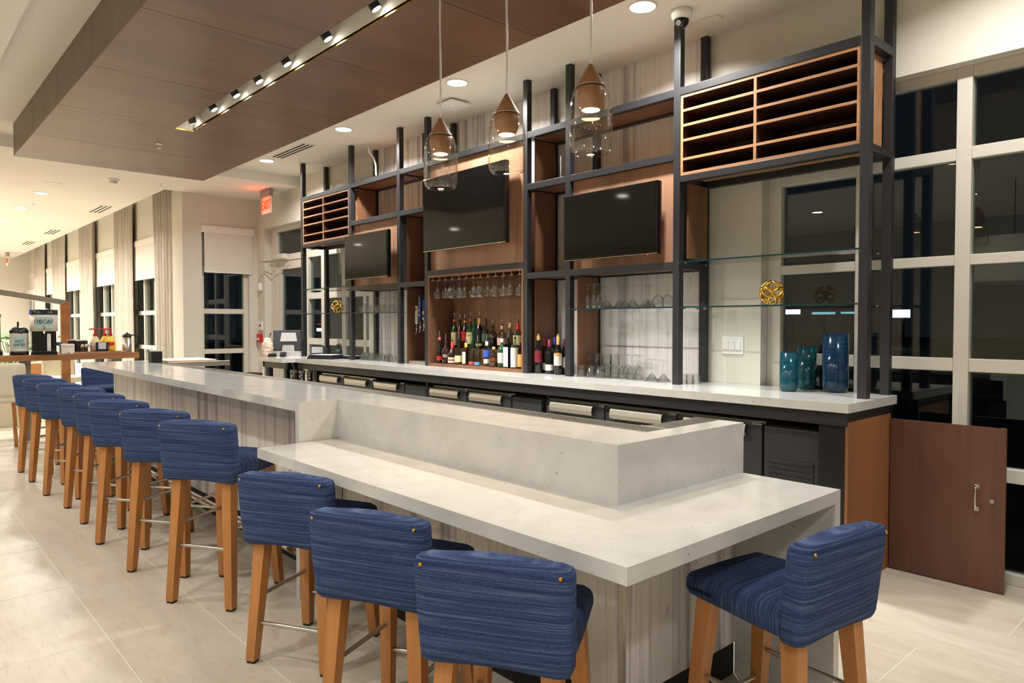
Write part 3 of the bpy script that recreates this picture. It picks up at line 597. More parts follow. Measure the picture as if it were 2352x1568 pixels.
for i in (1, 2, 4, 5):
    a, b = bay(i); part('top_board', MB().box(a + .002, b - .002, YA, YZ, 3.125, 3.143), 'shelf_wood', sh)
for i, lv in ((2, L2), (2, L3), (4, L2), (4, L3), (1, L2), (1, L3), (5, L2), (5, L3)):
    a, b = bay(i); part('shelf_board', MB().box(a + .002, b - .002, YA, YZ, lv[0] + .012, lv[0] + .03), 'shelf_wood', sh)
def side(i, z0, z1): part('side_panel', MB().box(FX[i] + PW + .001, FX[i] + PW + .017, YA + .03, YZ - .002, z0, z1), 'shelf_wood', sh)
side(1, L2[1], LT[0]); side(4, L2[1], LT[0]); side(4, L3[1] + .0, L2[0]); side(4, ZB, L3[0]); side(2, L3[1], L2[0]); side(2, ZB, L3[0]); side(5, ZB, L3[0]); side(6, 1.96, LR[0])
for i in (2,):
    a, b = bay(i); part('back_panel', MB().box(a + .02, b - .002, 4.612, 4.63, ZB, L3[0]), 'shelf_wood', sh); part('back_panel', MB().box(a + .02, b - .002, 4.612, 4.63, L3[1], L2[0]), 'shelf_wood', sh)
for i, z0, z1 in ((1, L3[1], L2[0]), (5, L3[1], L2[0]), (3, L4[1], LT[0])):
    a, b = bay(i); part('tv_panel', MB().box(a + .002, b - .002, 4.336, 4.352, z0, z1), 'panel_wood', sh)
# wine racks
for i, lb in ((0, 'walnut pigeonhole rack of ten slots at the exit door end of the shelving'), (6, 'large walnut pigeonhole rack of ten slots at the right end of the shelving')):
    a, b = bay(i); a += .002; b -= .002; z0, z1 = LR[1] + .001, LT[0] - .001; y0, y1 = YF0 + .006, 4.625
    r_ = thing('pigeonhole_rack', lb, 'rack', ((a + b) / 2, 4.45, z0), group='pigeonhole racks')
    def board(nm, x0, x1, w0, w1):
        q_ = part(nm, MB().box(x0, x1, y0 + .003, y1 - .012, w0, w1), 'rack_shaded', r_); part('lit_edge', MB().box(x0, x1, y0, y0 + .003, w0, w1), 'rack_wood', q_)  # board in the shaded tone, thin front strip in the lit wood tone
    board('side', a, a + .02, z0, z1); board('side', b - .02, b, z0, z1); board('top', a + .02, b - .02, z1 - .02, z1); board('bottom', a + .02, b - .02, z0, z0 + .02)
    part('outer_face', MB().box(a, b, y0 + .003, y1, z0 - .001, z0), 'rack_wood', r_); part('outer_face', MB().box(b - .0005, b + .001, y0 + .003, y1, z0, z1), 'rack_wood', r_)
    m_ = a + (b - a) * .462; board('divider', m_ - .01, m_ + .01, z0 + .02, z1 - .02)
    part('back', MB().box(a + .02, b - .02, y1 - .012, y1, z0 + .02, z1 - .02), 'rack_shaded', r_)
    for fr_ in (.195, .38, .565, .8):
        z = z1 - fr_ * (z1 - z0)
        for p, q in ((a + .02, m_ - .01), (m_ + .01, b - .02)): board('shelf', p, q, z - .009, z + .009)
    if i == 6: 
        for zz in (.29, .475, .66, .88):
            for xx in (a + .021, m_ + .011): part('shelf_pin', MB().cyl((xx, y0 + .05, z1 - zz * (z1 - z0) + .03), (xx + .008, y0 + .05, z1 - zz * (z1 - z0) + .03), .003, seg=8), 'chrome', r_)
# glass shelves
for i, z, lb in ((0, 1.945, 'upper glass shelf in the left end bay of the shelving'), (0, 1.622, 'lower glass shelf with gold knot in the left end bay'), (1, 1.618, 'glass shelf of stemware under the small television'), (5, 1.613, 'glass shelf of flutes and martini glasses under the right television'), (6, 1.935, 'upper glass shelf in the right end bay of the shelving'), (6, 1.612, 'lower glass shelf with gold knot in the right end bay')):
    a, b = bay(i)
    s_ = thing('glass_shelf', lb, 'shelf', ((a + b) / 2, 4.48, z - .01), group='glass shelves')
    part('pane', MB().box(a + .001, b - .001, 4.302, 4.65, z - .01, z), 'shelf_glass', s_); part('polished_edge', MB().box(a + .001, b - .001, 4.3, 4.3019, z - .01, z), 'shelf_edge', s_)
    for xx in (a, b - .016):
        for yy in (4.345, 4.61): part('shelf_clip', MB().box(xx, xx + .016, yy, yy + .02, z - .017, z - .0101), 'chrome', s_)
# televisions
def tv(x0, x1, z0, z1, label, leds=True):
    t = thing('television', label, 'television', ((x0 + x1) / 2, 4.23, z0), group='televisions on walnut panels')
    part('bezel', MB().box(x0, x1, 4.212, 4.262, z0, z1, .004), 'tv_bezel', t)
    part('screen', MB().box(x0 + .014, x1 - .014, 4.209, 4.2125, z0 + .022, z1 - .014), 'tv_screen', t)
    part('trim', MB().box(x0, x1, 4.2095, 4.213, z0 + .001, z0 + .006), 'chrome', t)
    part('bracket', MB().box((x0 + x1) / 2 - .2, (x0 + x1) / 2 + .2, 4.262, 4.335, (z0 + z1) / 2 - .12, (z0 + z1) / 2 + .12), 'black_metal', t)
    part('standby_light', MB().box(x1 - .09, x1 - .082, 4.208, 4.212, z0 - .006, z0 + .0005), 'led_red', t)
tv(-6.005, -4.74, 2.216, 2.952, 'large black television above the liquor bottle cabinet'); tv(-7.63, -6.69, 2.005, 2.525, 'small black television reflecting ceiling lights, nearest the exit door'); tv(-4.02, -3.09, 1.995, 2.523, 'black television beside the large pigeonhole rack')
# bottle cabinet
a, b = bay(3); a += .002; b -= .002
nb = thing('bottle_cabinet', 'reddish walnut liquor niche with stemware rack below the large television', 'cabinet', ((a + b) / 2, 4.45, ZB))
part('side', MB().box(a, a + .018, 4.30, 4.63, ZB, L4[0]), 'shelf_wood', nb); part('side', MB().box(b - .018, b, 4.30, 4.63, ZB, L4[0]), 'shelf_wood', nb)
part('bottom', MB().box(a + .018, b - .018, 4.30, 4.63, ZB, ZB + .03), 'shelf_wood', nb); part('top', MB().box(a + .018, b - .018, 4.30, 4.63, L4[0] - .02, L4[0]), 'shelf_wood', nb)
part('back', MB().box(a + .018, b - .018, 4.615, 4.63, ZB + .03, L4[0] - .02), 'shelf_wood', nb)
part('step_shelf', MB().box(a + .15, b - .02, 4.47, 4.614, ZB + .03, 1.235), 'shelf_wood', nb)
for k in range(13):
    x = a + .06 + k * (b - a - .12) / 12
    part('stem_rail', MB().prism([(x - .028, 1.925), (x + .028, 1.925), (x + .024, 1.932), (x + .006, 1.938), (x + .006, 1.963), (x - .006, 1.963), (x - .006, 1.938), (x - .024, 1.932)], 4.315, 4.6, 'y'), 'shelf_wood', nb)
part('catch', MB().box(a + .018, a + .028, 4.33, 4.36, 1.58, 1.6), 'nickel', nb); part('catch', MB().box(b - .028, b - .018, 4.33, 4.36, 1.58, 1.6), 'nickel', nb)
# beer taps
a, b = bay(2)
t = thing('beer_taps', 'row of three beer taps with tall handles beside the liquor niche', 'beer tap', (-6.25, 4.6, 1.35))
part('panel_box', MB().box(-6.42, -6.112, 4.55, 4.61, 1.36, 1.42, .002), 'shelf_wood', t)
for k, (u, v1, v0, mt, txt) in enumerate([(957, 702, 744, 'white_plastic', None), (965.5, 677, 739, flat('tap_blue', (34, 66, 140)), 'BUD LIGHT'), (974.5, 688, 735, flat('tap_royal', (44, 74, 160)), None)]):
    p = bp(u, v0, y=4.47); q = bp(u, v1, y=4.47); x = p.x; z0, z1 = p.z, q.z
    h = part('tap_handle', MB().box(x - .017, x + .017, 4.458, 4.482, z0, z1, .006), mt, t)
    part('faucet', MB().cyl((x, 4.56, z0 - .07), (x, 4.47, z0 - .05), .012).cyl((x, 4.47, z0 - .08), (x, 4.47, z0), .008).cyl((x, 4.48, z0 - .06), (x, 4.455, z0 - .12), .009).sphere((x, 4.47, z0 - .05), .016), 'chrome', t)
    if txt: part('lettering', text_mb(txt, .042, Matrix.Translation((x, 4.456, (z0 + z1) / 2 + .02)) @ FACE_Y @ Matrix.Rotation(PI / 2, 4, 'Z'), .001), 'white_plastic', h)
    elif k == 0: part('badge', MB().cyl((x, 4.459, z1 - .04), (x, 4.456, z1 - .04), .015), 'red_plastic', h)
    else:
        for q0, q1 in ((.06, .1), (0, .03)): part('badge', MB().box(x - .014, x + .014, 4.455, 4.458, z0 + q0, z0 + q1), flat('tap_yellow', (230, 190, 60)), h)
solo('drip_tray', MB().box(-6.5, -6.12, 4.36, 4.6, ZB, ZB + .035, .003), 'steel', 'plain steel drip tray standing under the beer taps', 'drip tray', loc=(-6.3, 4.48, ZB))
# ================================================================== STOOLS
def rbox(hx, hy, hz, r_, n=7, fn=None):
    """rounded box around the origin as a smooth grid"""
    mb = MB(); L = [-1 + 2 * i / n for i in range(n + 1)]
    for ax in range(3):
        for sg in (-1, 1):
            vs_ = []
            for a in L:
                for b in L:
                    a2, b2 = math.copysign(abs(a) ** .8, a), math.copysign(abs(b) ** .8, b)
                    p = [0, 0, 0]; p[ax] = sg; p[(ax + 1) % 3] = a2; p[(ax + 2) % 3] = b2
                    q = Vector((p[0] * hx, p[1] * hy, p[2] * hz))
                    c = Vector((max(-hx + r_, min(hx - r_, q.x)), max(-hy + r_, min(hy - r_, q.y)), max(-hz + r_, min(hz - r_, q.z))))
                    d = q - c
                    if d.length > 1e-9: q = c + d.normalized() * r_
                    vs_.append(fn(q) if fn else q)
            fs = [(i * (n + 1) + j, (i + 1) * (n + 1) + j, (i + 1) * (n + 1) + j + 1, i * (n + 1) + j + 1) for i in range(n) for j in range(n)]
            if sg < 0: fs = [f[::-1] for f in fs]
            mb.add(vs_, fs, True)
    # weld
    bm = bmesh.new(); me = bpy.data.meshes.new('tmp'); me.from_pydata(mb.v, [], mb.f); bm.from_mesh(me); bpy.data.meshes.remove(me)
    bmesh.ops.remove_doubles(bm, verts=bm.verts, dist=1e-5); out = MB(); out.bm(bm, True); return out
def make_stool(dz):
    t = thing('bar_stool', 'stool', 'bar stool')
    zb = .53 + dz; zt = .85 + dz
    h = (zt - zb) / 2
    def fb(q):
        z = q.z + zb + h; k = (z - zb) / (2 * h)
        bulge = -.012 * (1 - (q.x / .23) ** 2) * (1 if q.y < 0 else .4)
        return Vector((q.x * (1 - .035 * (1 - k) ** 2), q.y - .187 - .035 * k + bulge * .6, z + .006 * math.cos(q.x * 14)))
    part('backrest', rbox(.23, .043, h, .028, 10, fb), 'blue_fabric', t)
    def fs(q):
        k = (q.y + .215) / .43
        return Vector((q.x * (1 - .1 * max(0, k - .4)), q.y + .03, q.z + zb + .05 + .012 * math.cos(q.x * 5) * (q.z > 0) - .018 * max(0, k - .75) * (q.z > 0) + .025 * k * (q.z < 0)))
    part('seat', rbox(.215, .205, .052, .036, 10, fs), 'blue_seat_fabric', t)
    for sx in (-1, 1):
        for sy in (-1, 1):
            top = (sx * .155, -.165 if sy < 0 else .155, zb + .03); bot = (sx * .188, -.205 if sy < 0 else .205, .012)
            lg = part('leg', MB().taper(bot, top, .021, .029), 'leg_wood', t)
            part('glide', MB().taper((bot[0], bot[1], 0), bot, .018, .018), 'black_plastic', lg)
    def at(sx, sy, z):
        k = (z - .012) / (zb + .018); return Vector((sx * (.188 - .033 * k), (-.205 + .04 * k) if sy < 0 else (.205 - .05 * k), z))
    za, zs = .175 + dz, .285 + dz
    part('stretcher', MB().cyl(at(-1, -1, za), at(1, -1, za), .009, seg=12), 'steel', t); part('stretcher', MB().cyl(at(-1, 1, za), at(1, 1, za), .009, seg=12), 'steel', t)
    part('stretcher', MB().cyl(at(-1, -1, zs), at(-1, 1, zs), .009, seg=12), 'steel', t); part('stretcher', MB().cyl(at(1, -1, zs), at(1, 1, zs), .009, seg=12), 'steel', t)
    for sx in (-1, 1): part('nail', MB().sphere((sx * .2, -.262, zt - .03), .0065, 12, 8), 'brass', t)
    return t
def place(proto, spec, used=[]):
    x, y, deg, label, grp = spec
    if proto.name in used: o = copy_tree(proto, (x, y, 0), math.radians(deg), label, grp)
    else:
        used.append(proto.name); o = proto; o.location = (x, y, 0); o.rotation_euler = (0, 0, math.radians(deg)); tag(o, label, None, grp)
    return o
def centre(rl, deg):
    c, s_ = math.cos(math.radians(deg)), math.sin(math.radians(deg)); lx, ly = .195, .215
    return rl[0] + lx * c - ly * s_, rl[1] + lx * s_ + ly * c
tall = make_stool(.135)
RLS = [(-8.522, 1.078, 31), (-7.938, 1.087, 33), (-7.231, 1.092, 29), (-6.623, 1.141, 28), (-6.021, 1.141, 27), (-5.391, 1.111, 31), (-4.665, 1.127, 33), (-4.004, 1.157, 31)]
for k, (a, b, d) in enumerate(RLS):
    x, y = centre((a, b), d)
    lb = 'tall blue fabric bar stool at the upper bar, %s from the white ledge' % ORD[7 - k] if k < 7 else 'tall blue fabric bar stool beside the left end of the white ledge'
    place(tall, (x, y, d, lb, 'tall blue bar stools'))
place(tall, (-9.2, 2.02, -92, 'tall blue bar stool facing the far short end of the bar', 'tall blue bar stools'))
low = make_stool(0.0)
for rl, d, lb in (((-3.057, 1.212), 29, 'lower blue stool at the left of the white ledge'), ((-2.282, 1.165), 26, 'lower blue stool in the middle of the front ledge row'), ((-1.644, 1.169), 31, 'nearest lower blue stool before the ledge corner, seen square from behind')):
    x, y = centre(rl, d); place(low, (x, y, d, lb, 'lower blue ledge stools'))
place(low, (-1.155, 2.25, 83, 'lower blue stool on the right facing the bar end, seat visible', 'lower blue ledge stools'))
# ================================================================== PENDANTS
for k, (x, lb) in enumerate(((-2.979, 'leftmost glass bottle pendant with wooden teardrop'), (-2.465, 'middle glass bottle pendant with wooden teardrop'), (-1.949, 'rightmost and nearest glass bottle pendant with wooden teardrop'))):
    y, z = 2.2, 2.552 - .001 * k
    t = thing('pendant_lamp', lb, 'pendant lamp', (x, y, z), group='glass pendants over the bar')
    part('cord', MB().tube([(x, y, z - .01), (x + .002, y, z + .25), (x - .002, y, z + .5), (x, y, CZ)], .0052, 10), 'white_plastic', t)
    part('cap', MB().lathe([(0, 0), (.008, 0), (.011, -.006), (.056, -.083), (.06, -.09), (0, -.09)], 32, (x, y, z)), 'pendant_wood', t)
    part('body', MB().lathe([(0, -.092), (.05, -.092), (.056, -.1), (.059, -.122), (.055, -.15), (.043, -.182), (.038, -.186), (0, -.186)], 32, (x, y, z)), 'pendant_wood', t)
    part('collar', MB().lathe([(.059, -.088), (.0605, -.088), (.0605, -.093), (.059, -.093), (.059, -.088)], 32, (x, y, z)), 'nickel', t)
    part('glass', MB().lathe([(.0605, -.09), (.071, -.108), (.081, -.145), (.0865, -.2), (.0875, -.27), (.0865, -.33), (.082, -.35), (.073, -.362), (.066, -.3635), (.066, -.3605), (.072, -.359), (.0795, -.348), (.0835, -.329), (.0845, -.27), (.0835, -.2), (.078, -.147), (.069, -.111), (.0605, -.0945)], 40, (x, y, z)), 'seeded_glass', t)
    part('lens', MB().lathe([(0, -.1865), (.037, -.1865)], 24, (x, y, z)), 'pendant_lens', t)
    rnd = random.Random(k); sd = MB()
    for i in range(46):
        a, zz = rnd.random() * 2 * PI, -.2 - .13 * rnd.random(); sd.sphere((x + .0835 * math.cos(a), y + .0835 * math.sin(a), z + zz), .0011 + .0012 * rnd.random(), 6, 4, 1.6)
    tag(part('seeds', sd, 'clear_glass', t), kind='stuff')
    area('lamp', (x, y, z - .192), .06, PEND_W, t, (1, .78, .5), 140)
# ================================================================== GLASSWARE
def flip(pr): h = max(z for r_, z in pr); return [(r_, h - z) for r_, z in pr]
WINE = [(0, 0), (.034, 0), (.034, .002), (.01, .006), (.0045, .014), (.004, .07), (.012, .082), (.032, .11), (.039, .138), (.0365, .168), (.033, .19), (.0315, .19), (.035, .168), (.0373, .138), (.0305, .113), (.011, .087), (0, .085)]
FLUTE = [(0, 0), (.03, 0), (.03, .002), (.009, .006), (.004, .014), (.004, .08), (.012, .095), (.023, .13), (.026, .165), (.0235, .215), (.0222, .215), (.0245, .165), (.0215, .132), (.01, .1), (0, .098)]
MARTINI = [(0, 0), (.036, 0), (.036, .002), (.009, .005), (.0042, .012), (.004, .095), (.008, .102), (.056, .165), (.0545, .1655), (.006, .106), (0, .105)]
SNIFTER = [(0, 0), (.032, 0), (.032, .002), (.008, .006), (.0055, .012), (.0055, .03), (.018, .036), (.043, .068), (.045, .09), (.034, .128), (.0325, .128), (.0433, .09), (.0415, .07), (.017, .041), (0, .039)]
TUMBLER = [(0, 0), (.034, 0), (.036, .004), (.0405, .095), (.0388, .095), (.0345, .012), (0, .012)]
GL = {}
for nm, pr in (('wine_glass', WINE), ('champagne_flute', FLUTE), ('martini_glass', MARTINI), ('snifter_glass', SNIFTER), ('tumbler', TUMBLER)):
    me = MB().lathe(flip(pr), 22).mesh(nm); me.materials.append(M['clear_glass']); GL[nm] = (me, max(z for r_, z in pr))
me = MB().lathe([(r_ * 1.12, z * 1.0) for r_, z in flip(WINE)], 22).mesh('wine_glass'); me.materials.append(M['clear_glass']); GL['big'] = (me, .19)
def put_glass(kind, x, y, z, label, group, name=None, s=1.0):
    o = bpy.data.objects.new(name or kind, GL[kind][0]); COL.objects.link(o); o.location = (x, y, z); o.scale = (s, s, s); ORG[o.name] = Vector((x, y, z))
    tag(o, label, 'glass', group)
# hanging stemware
a, b = bay(3)
for k in range(12):
    x = a + .06 + (k + .5) * (b - a - .12) / 12
    put_glass('wine_glass', x, 4.34 + .02 * (k % 2), 1.936 - .19, '%s stemmed glass from the left hanging in the front of the liquor niche' % ORD[k], 'hanging stemware')
    if k % 3 != 0: put_glass('big', x, 4.46, 1.936 - .19, '%s stemmed glass from the left in the rear hanging row of the niche' % ORD[k], 'hanging stemware', 'wine_glass')
# shelf under the right television
c = [0]
def row(kind, us, y, z, fmt, group, name=None, s=1.0, v=700):
    for k, u in enumerate(us):
        p = bp(u, v, y=y); put_glass(kind, p.x, y, z, fmt % ORD[k], group, name, s)
zs6 = 1.6135
row('champagne_flute', [1350, 1363, 1376], 4.38, zs6, '%s upturned champagne flute from the left on the right glass shelf', 'flutes on the right shelf', s=.92)
row('champagne_flute', [1366], 4.5, zs6, '%s champagne flute standing behind the others on the right glass shelf', 'flutes on the right shelf', s=.92)
row('martini_glass', [1394, 1424, 1454, 1484], 4.46, zs6, '%s upturned martini glass from the left on the right glass shelf', 'martini glasses on the right shelf', s=1.08)
row('martini_glass', [1436, 1492], 4.585, zs6, '%s upturned martini glass in the back row of the right shelf', 'martini glasses on the right shelf', s=1.08)
row('snifter_glass', [1512, 1534], 4.42, zs6, '%s upturned snifter from the left at the right end of the shelf', 'snifters on the right shelf')
z = ZB + .0005
row('tumbler', [1336, 1358, 1379], 4.37, z, '%s tumbler from the left in the front row under the right shelf', 'tumblers on the counter', v=850)
row('tumbler', [1354, 1373, 1394, 1412], 4.52, z, '%s tumbler from the left in the rear row, carrying another', 'tumblers on the counter', v=850)
row('tumbler', [1354, 1373, 1394, 1412], 4.52, z + .096, '%s upper stacked tumbler from the left in the rear row', 'tumblers on the counter', v=835)
row('wine_glass', [1392, 1412, 1432, 1451, 1470], 4.44, z, '%s upturned wine glass from the left on the counter below the right shelf', 'wine glasses on the right counter', v=860)
row('wine_glass', [1442, 1464], 4.575, z, '%s upturned wine glass in the rear row below the right shelf', 'wine glasses on the right counter', v=860)
row('martini_glass', [1497, 1524], 4.44, z, '%s upturned martini glass from the left on the right counter', 'martini glasses on the right counter', v=860)
row('tumbler', [1570, 1584.5, 1599], 4.46, z, '%s tumbler from the left beside the shelf post on the right counter', 'tumblers on the counter', v=870, s=.74)
# bay under the small television
zs2 = 1.6185
row('snifter_glass', [833], 4.42, zs2, '%s large balloon glass on the left stemware shelf', 'stemware on the left shelf', s=1.25)
row('big', [846, 856, 867, 879, 890, 899, 907], 4.42, zs2, '%s upturned wine glass from the left on the left stemware shelf', 'stemware on the left shelf', 'wine_glass', s=.9)
row('wine_glass', [862, 884, 902], 4.55, zs2, '%s upturned wine glass in the back of the left stemware shelf', 'stemware on the left shelf', s=.95)
row('tumbler', [834, 843, 852], 4.40, z, '%s tumbler from the left on the counter below the left shelf', 'left counter glasses', v=820)
row('wine_glass', [845, 853, 862, 871, 880, 889, 897], 4.5, z, '%s upturned wine glass from the left on the counter below the left shelf', 'left counter glasses', v=820, s=.82)
row('tumbler', [862, 871, 880, 889, 906], 4.42, z, '%s small tumbler in the front row before the upturned wine glasses', 'left counter glasses', v=820, s=.8)
# ================================================================== BOTTLES
def arc_label(r_, z0, z1, ang, span, seg=14, pr=.0008):
    vs_ = []
    for z in (z0, z1):
        for i in range(seg + 1):
            a = ang + (i / seg - .5) * span; vs_.append(((r_ + pr) * math.cos(a), (r_ + pr) * math.sin(a), z))
    return MB().add(vs_, [(i, i + 1, seg + 2 + i, seg + 1 + i) for i in range(seg)], True)
def bottle(x, y, z, H, r_, glassm, label, cat_group, lab=None, lab_rng=(.18, .5), cap=None, capH=.12, pour=True, shoulder=.62, liquid=None, neck=.0135, extra=None, rz=None, square=False, txt=None, name='liquor_bottle'):
    t = thing(name, label, 'bottle', (x, y, z), rz=0, group=cat_group)
    hb = H * shoulder; hn = hb + (H - hb) * .42
    seg = 4 if square else 22
    rr = r_ * 1.25 if square else r_
    pr = [(0, 0), (rr * .94, 0), (rr, .006), (rr, hb), (rr * .82, hb + (hn - hb) * .45), (neck * 1.25, hn), (neck, hn + .012), (neck, H)]
    m_ = Matrix.Rotation(PI / 4, 4, 'Z') if square else None
    part('body', MB().lathe(pr + [(0, H)], seg, mat=m_, smooth=not square), glassm, t, False)
    if liquid: part('liquid', MB().lathe([(0, .006), (rr * .93, .006), (rr * .93, hb * .75), (0, hb * .75)], seg, mat=m_, smooth=not square), liquid, t, False)
    ang = math.atan2(-y, -x) - .18
    if lab:
        if square: 
            part('label', MB().box(-r_ * .8, r_ * .8, -r_ * 1.262 * .7071 - .001, -r_ * 1.25 * .7071, H * lab_rng[0], H * lab_rng[1]), lab, t, False)
        else: part('label', arc_label(r_, H * lab_rng[0], H * lab_rng[1], ang, 2.3), lab, t, False)
    if extra:
        for (m2, q0, q1, sp) in extra: part('label_band', arc_label(rr, H * q0, H * q1, ang, sp, pr=.0012), m2, t, False)
    if txt:
        m = Matrix.Translation((math.cos(ang) * (r_ + .0018), math.sin(ang) * (r_ + .0018), H * (lab_rng[0] + lab_rng[1]) / 2 + H * .09)) @ Matrix.Rotation(ang + PI / 2, 4, 'Z') @ FACE_Y
        part('lettering', text_mb(txt, .016, m, .0002, squeeze=.8), 'black_plastic', t, False)
    if cap: part('neck_foil', MB().lathe([(neck * 1.08, H * (1 - capH)), (neck * 1.08, H + .004), (0, H + .004)], 16), cap, t, False)
    if pour:
        pp = part('pourer', MB().lathe([(neck * .9, H), (neck * .9, H + .014), (.006, H + .02), (0, H + .02)], 12), 'black_plastic', t, False)
        part('spout', MB().cyl((0, 0, H + .018), (.004, -.004, H + .045), .0045, .004, 8).cyl((.004, -.004, H + .044), (.012, -.01, H + .07), .004, .0028, 8), 'chrome', pp, False)
    return t
flat('cream_label', (226, 216, 160)); flat('white_label', (228, 222, 206)); flat('black_label', (26, 26, 26)); flat('red_label', (206, 30, 26)); flat('blue_label', (56, 90, 190)); flat('coral_label', (226, 92, 84)); flat('sky_label', (96, 170, 222)); flat('orange_label', (222, 168, 84)); flat('green_label', (70, 104, 70)); flat('navy_label', (40, 60, 120)); flat('burgundy', (120, 24, 44)); flat('maroon_wax', (96, 20, 34)); flat('blue_foil', (40, 60, 150)); flat('peach_label', (230, 190, 170)); flat('gold_label', (214, 160, 70))
zn = ZB + .0305; Yf = 4.375; gf = 'liquor bottles in the niche, front row'; gb = 'liquor bottles in the niche, back row'
def zx(px): return 985 + px / 9.222
front = [
 (235, .265, .032, 'bottle_dark', 'dark green tapered bottle with red label, leftmost of the front row', dict(lab='red_label', lab_rng=(.12, .28), cap='coral_label', capH=.1, shoulder=.4)),
 (372, .235, .042, 'bottle_brown', 'squat dark brown bottle with pale lettering, second in the front row', dict(lab=None, extra=[('white_label', .36, .39, 1.2), ('peach_label', .28, .32, 1.0)], shoulder=.55)),
 (492, .225, .046, 'bottle_brown', 'round bottle with red ribbon and wide white label in the front row', dict(lab='white_label', lab_rng=(.05, .3), cap='red_label', capH=.5, shoulder=.42, extra=[('red_label', .15, .21, 2.0)])),
 (650, .25, .042, 'bottle_clear', 'onion shaped amber bottle with long clear neck and cream label', dict(lab='cream_label', lab_rng=(.1, .36), shoulder=.36, liquid='liquor_amber')),
 (788, .215, .032, 'bottle_brown', 'square amber bottle with orange neck and tall white label', dict(lab='white_label', lab_rng=(.06, .6), cap='orange_label', capH=.2, square=True, shoulder=.66)),
 (918, .225, .033, 'bottle_clear', 'clear arched bottle with coral label at its foot', dict(lab='coral_label', lab_rng=(.04, .16), shoulder=.62)),
 (1052, .225, .033, 'bottle_clear', 'clear arched bottle with sky blue label at its foot', dict(lab='sky_label', lab_rng=(.04, .16), shoulder=.62)),
 (1228, .235, .036, 'bottle_clear', 'clear bottle with blue upper and white lower labels', dict(lab='blue_label', lab_rng=(.38, .66), cap='white_label', capH=.16, extra=[('white_label', .12, .3, 1.6)], shoulder=.7)),
 (1392, .185, .045, 'bottle_clear', 'squat clear bottle of pale gold spirit with round cork', dict(lab=None, cap='cork', capH=.1, pour=False, liquid='liquor_amber', shoulder=.6)),
 (1550, .265, .042, 'bottle_green', 'bright green bottle with white label and white cap', dict(lab='white_label', lab_rng=(.16, .52), cap='white_label', capH=.12, shoulder=.62)),
 (1700, .275, .04, 'blue_glass', 'square pale blue gin bottle with tall white label', dict(lab='white_label', lab_rng=(.04, .7), square=True, shoulder=.72)),
 (1836, .27, .04, 'bottle_clear', 'clear bottle wrapped in a tall plain white label', dict(lab='white_label', lab_rng=(.04, .7), shoulder=.72)),
 (1962, .235, .036, 'amber_glass', 'bottle with orange label, rightmost of the front row against the post', dict(lab='orange_label', lab_rng=(.08, .56), shoulder=.66))]
for px, H, r_, gm, lb, kw in front:
    p = bp(zx(px), 835, y=Yf); bottle(p.x, Yf + random.uniform(-.01, .01), zn, H, r_, gm, lb, gf, **kw)
back = [
 (545, .295, .037, 'bottle_green', 'green bottle with long cream label, leftmost of the back row', dict(lab='cream_label', lab_rng=(.1, .55), cap='coral_label', capH=.08)),
 (660, .28, .036, 'liquor_dark', 'dark whisky bottle with slanted black label', dict(lab='black_label', lab_rng=(.25, .55), extra=[('red_label', .55, .62, 1.6)])),
 (765, .28, .036, 'liquor_dark', 'dark whisky bottle with slanted red label', dict(lab='red_label', lab_rng=(.28, .6), cap='gold_label', capH=.06)),
 (885, .30, .044, 'bottle_green', 'large green whiskey bottle with big cream label and red seal', dict(lab='cream_label', lab_rng=(.16, .55), cap='red_label', capH=.08, txt='JAMESON')),
 (972, .30, .03, 'bottle_green', 'plain green bottle tucked behind the large cream labelled one', dict(lab=None, pour=False)),
 (1070, .305, .038, 'bottle_dark', 'green bottle with black label and cream foot band', dict(lab='black_label', lab_rng=(.2, .58), cap='gold_label', capH=.2, extra=[('cream_label', .1, .18, 2.0)])),
 (1198, .285, .036, 'bottle_clear', 'clear bottle with grey green label and dark spirit', dict(lab='green_label', lab_rng=(.25, .55), cap='dark_plastic', capH=.18, liquid='liquor_dark')),
 (1350, .225, .046, 'bottle_clear', 'wide low bottle of dark brown spirit with short neck', dict(lab=None, liquid='liquor_dark', shoulder=.68)),
 (1550, .23, .048, 'bottle_clear', 'clear faceted bottle with cream side label and cork collar', dict(lab='peach_label', lab_rng=(.2, .5), cap='cork', capH=.14, liquid='liquor_dark', shoulder=.62)),
 (1722, .255, .042, 'bottle_clear', 'clear bottle with round wooden cork stopper', dict(lab=None, cap='cork', capH=.16, pour=False, liquid='liquor_amber', shoulder=.6)),
 (1890, .26, .048, 'bottle_clear', 'bottle with red dipped neck and torn cream label, rightmost of the back row', dict(lab='cream_label', lab_rng=(.2, .55), cap='red_label', capH=.3, liquid='liquor_amber', shoulder=.55))]
for px, H, r_, gm, lb, kw in back:
    yb_ = 4.576 if px == 962 else 4.522; p = bp(zx(px), 780, y=yb_); bottle(p.x, yb_, 1.2355, H, r_, gm, lb, gb, **kw)
gw = 'wine bottles on the counter'
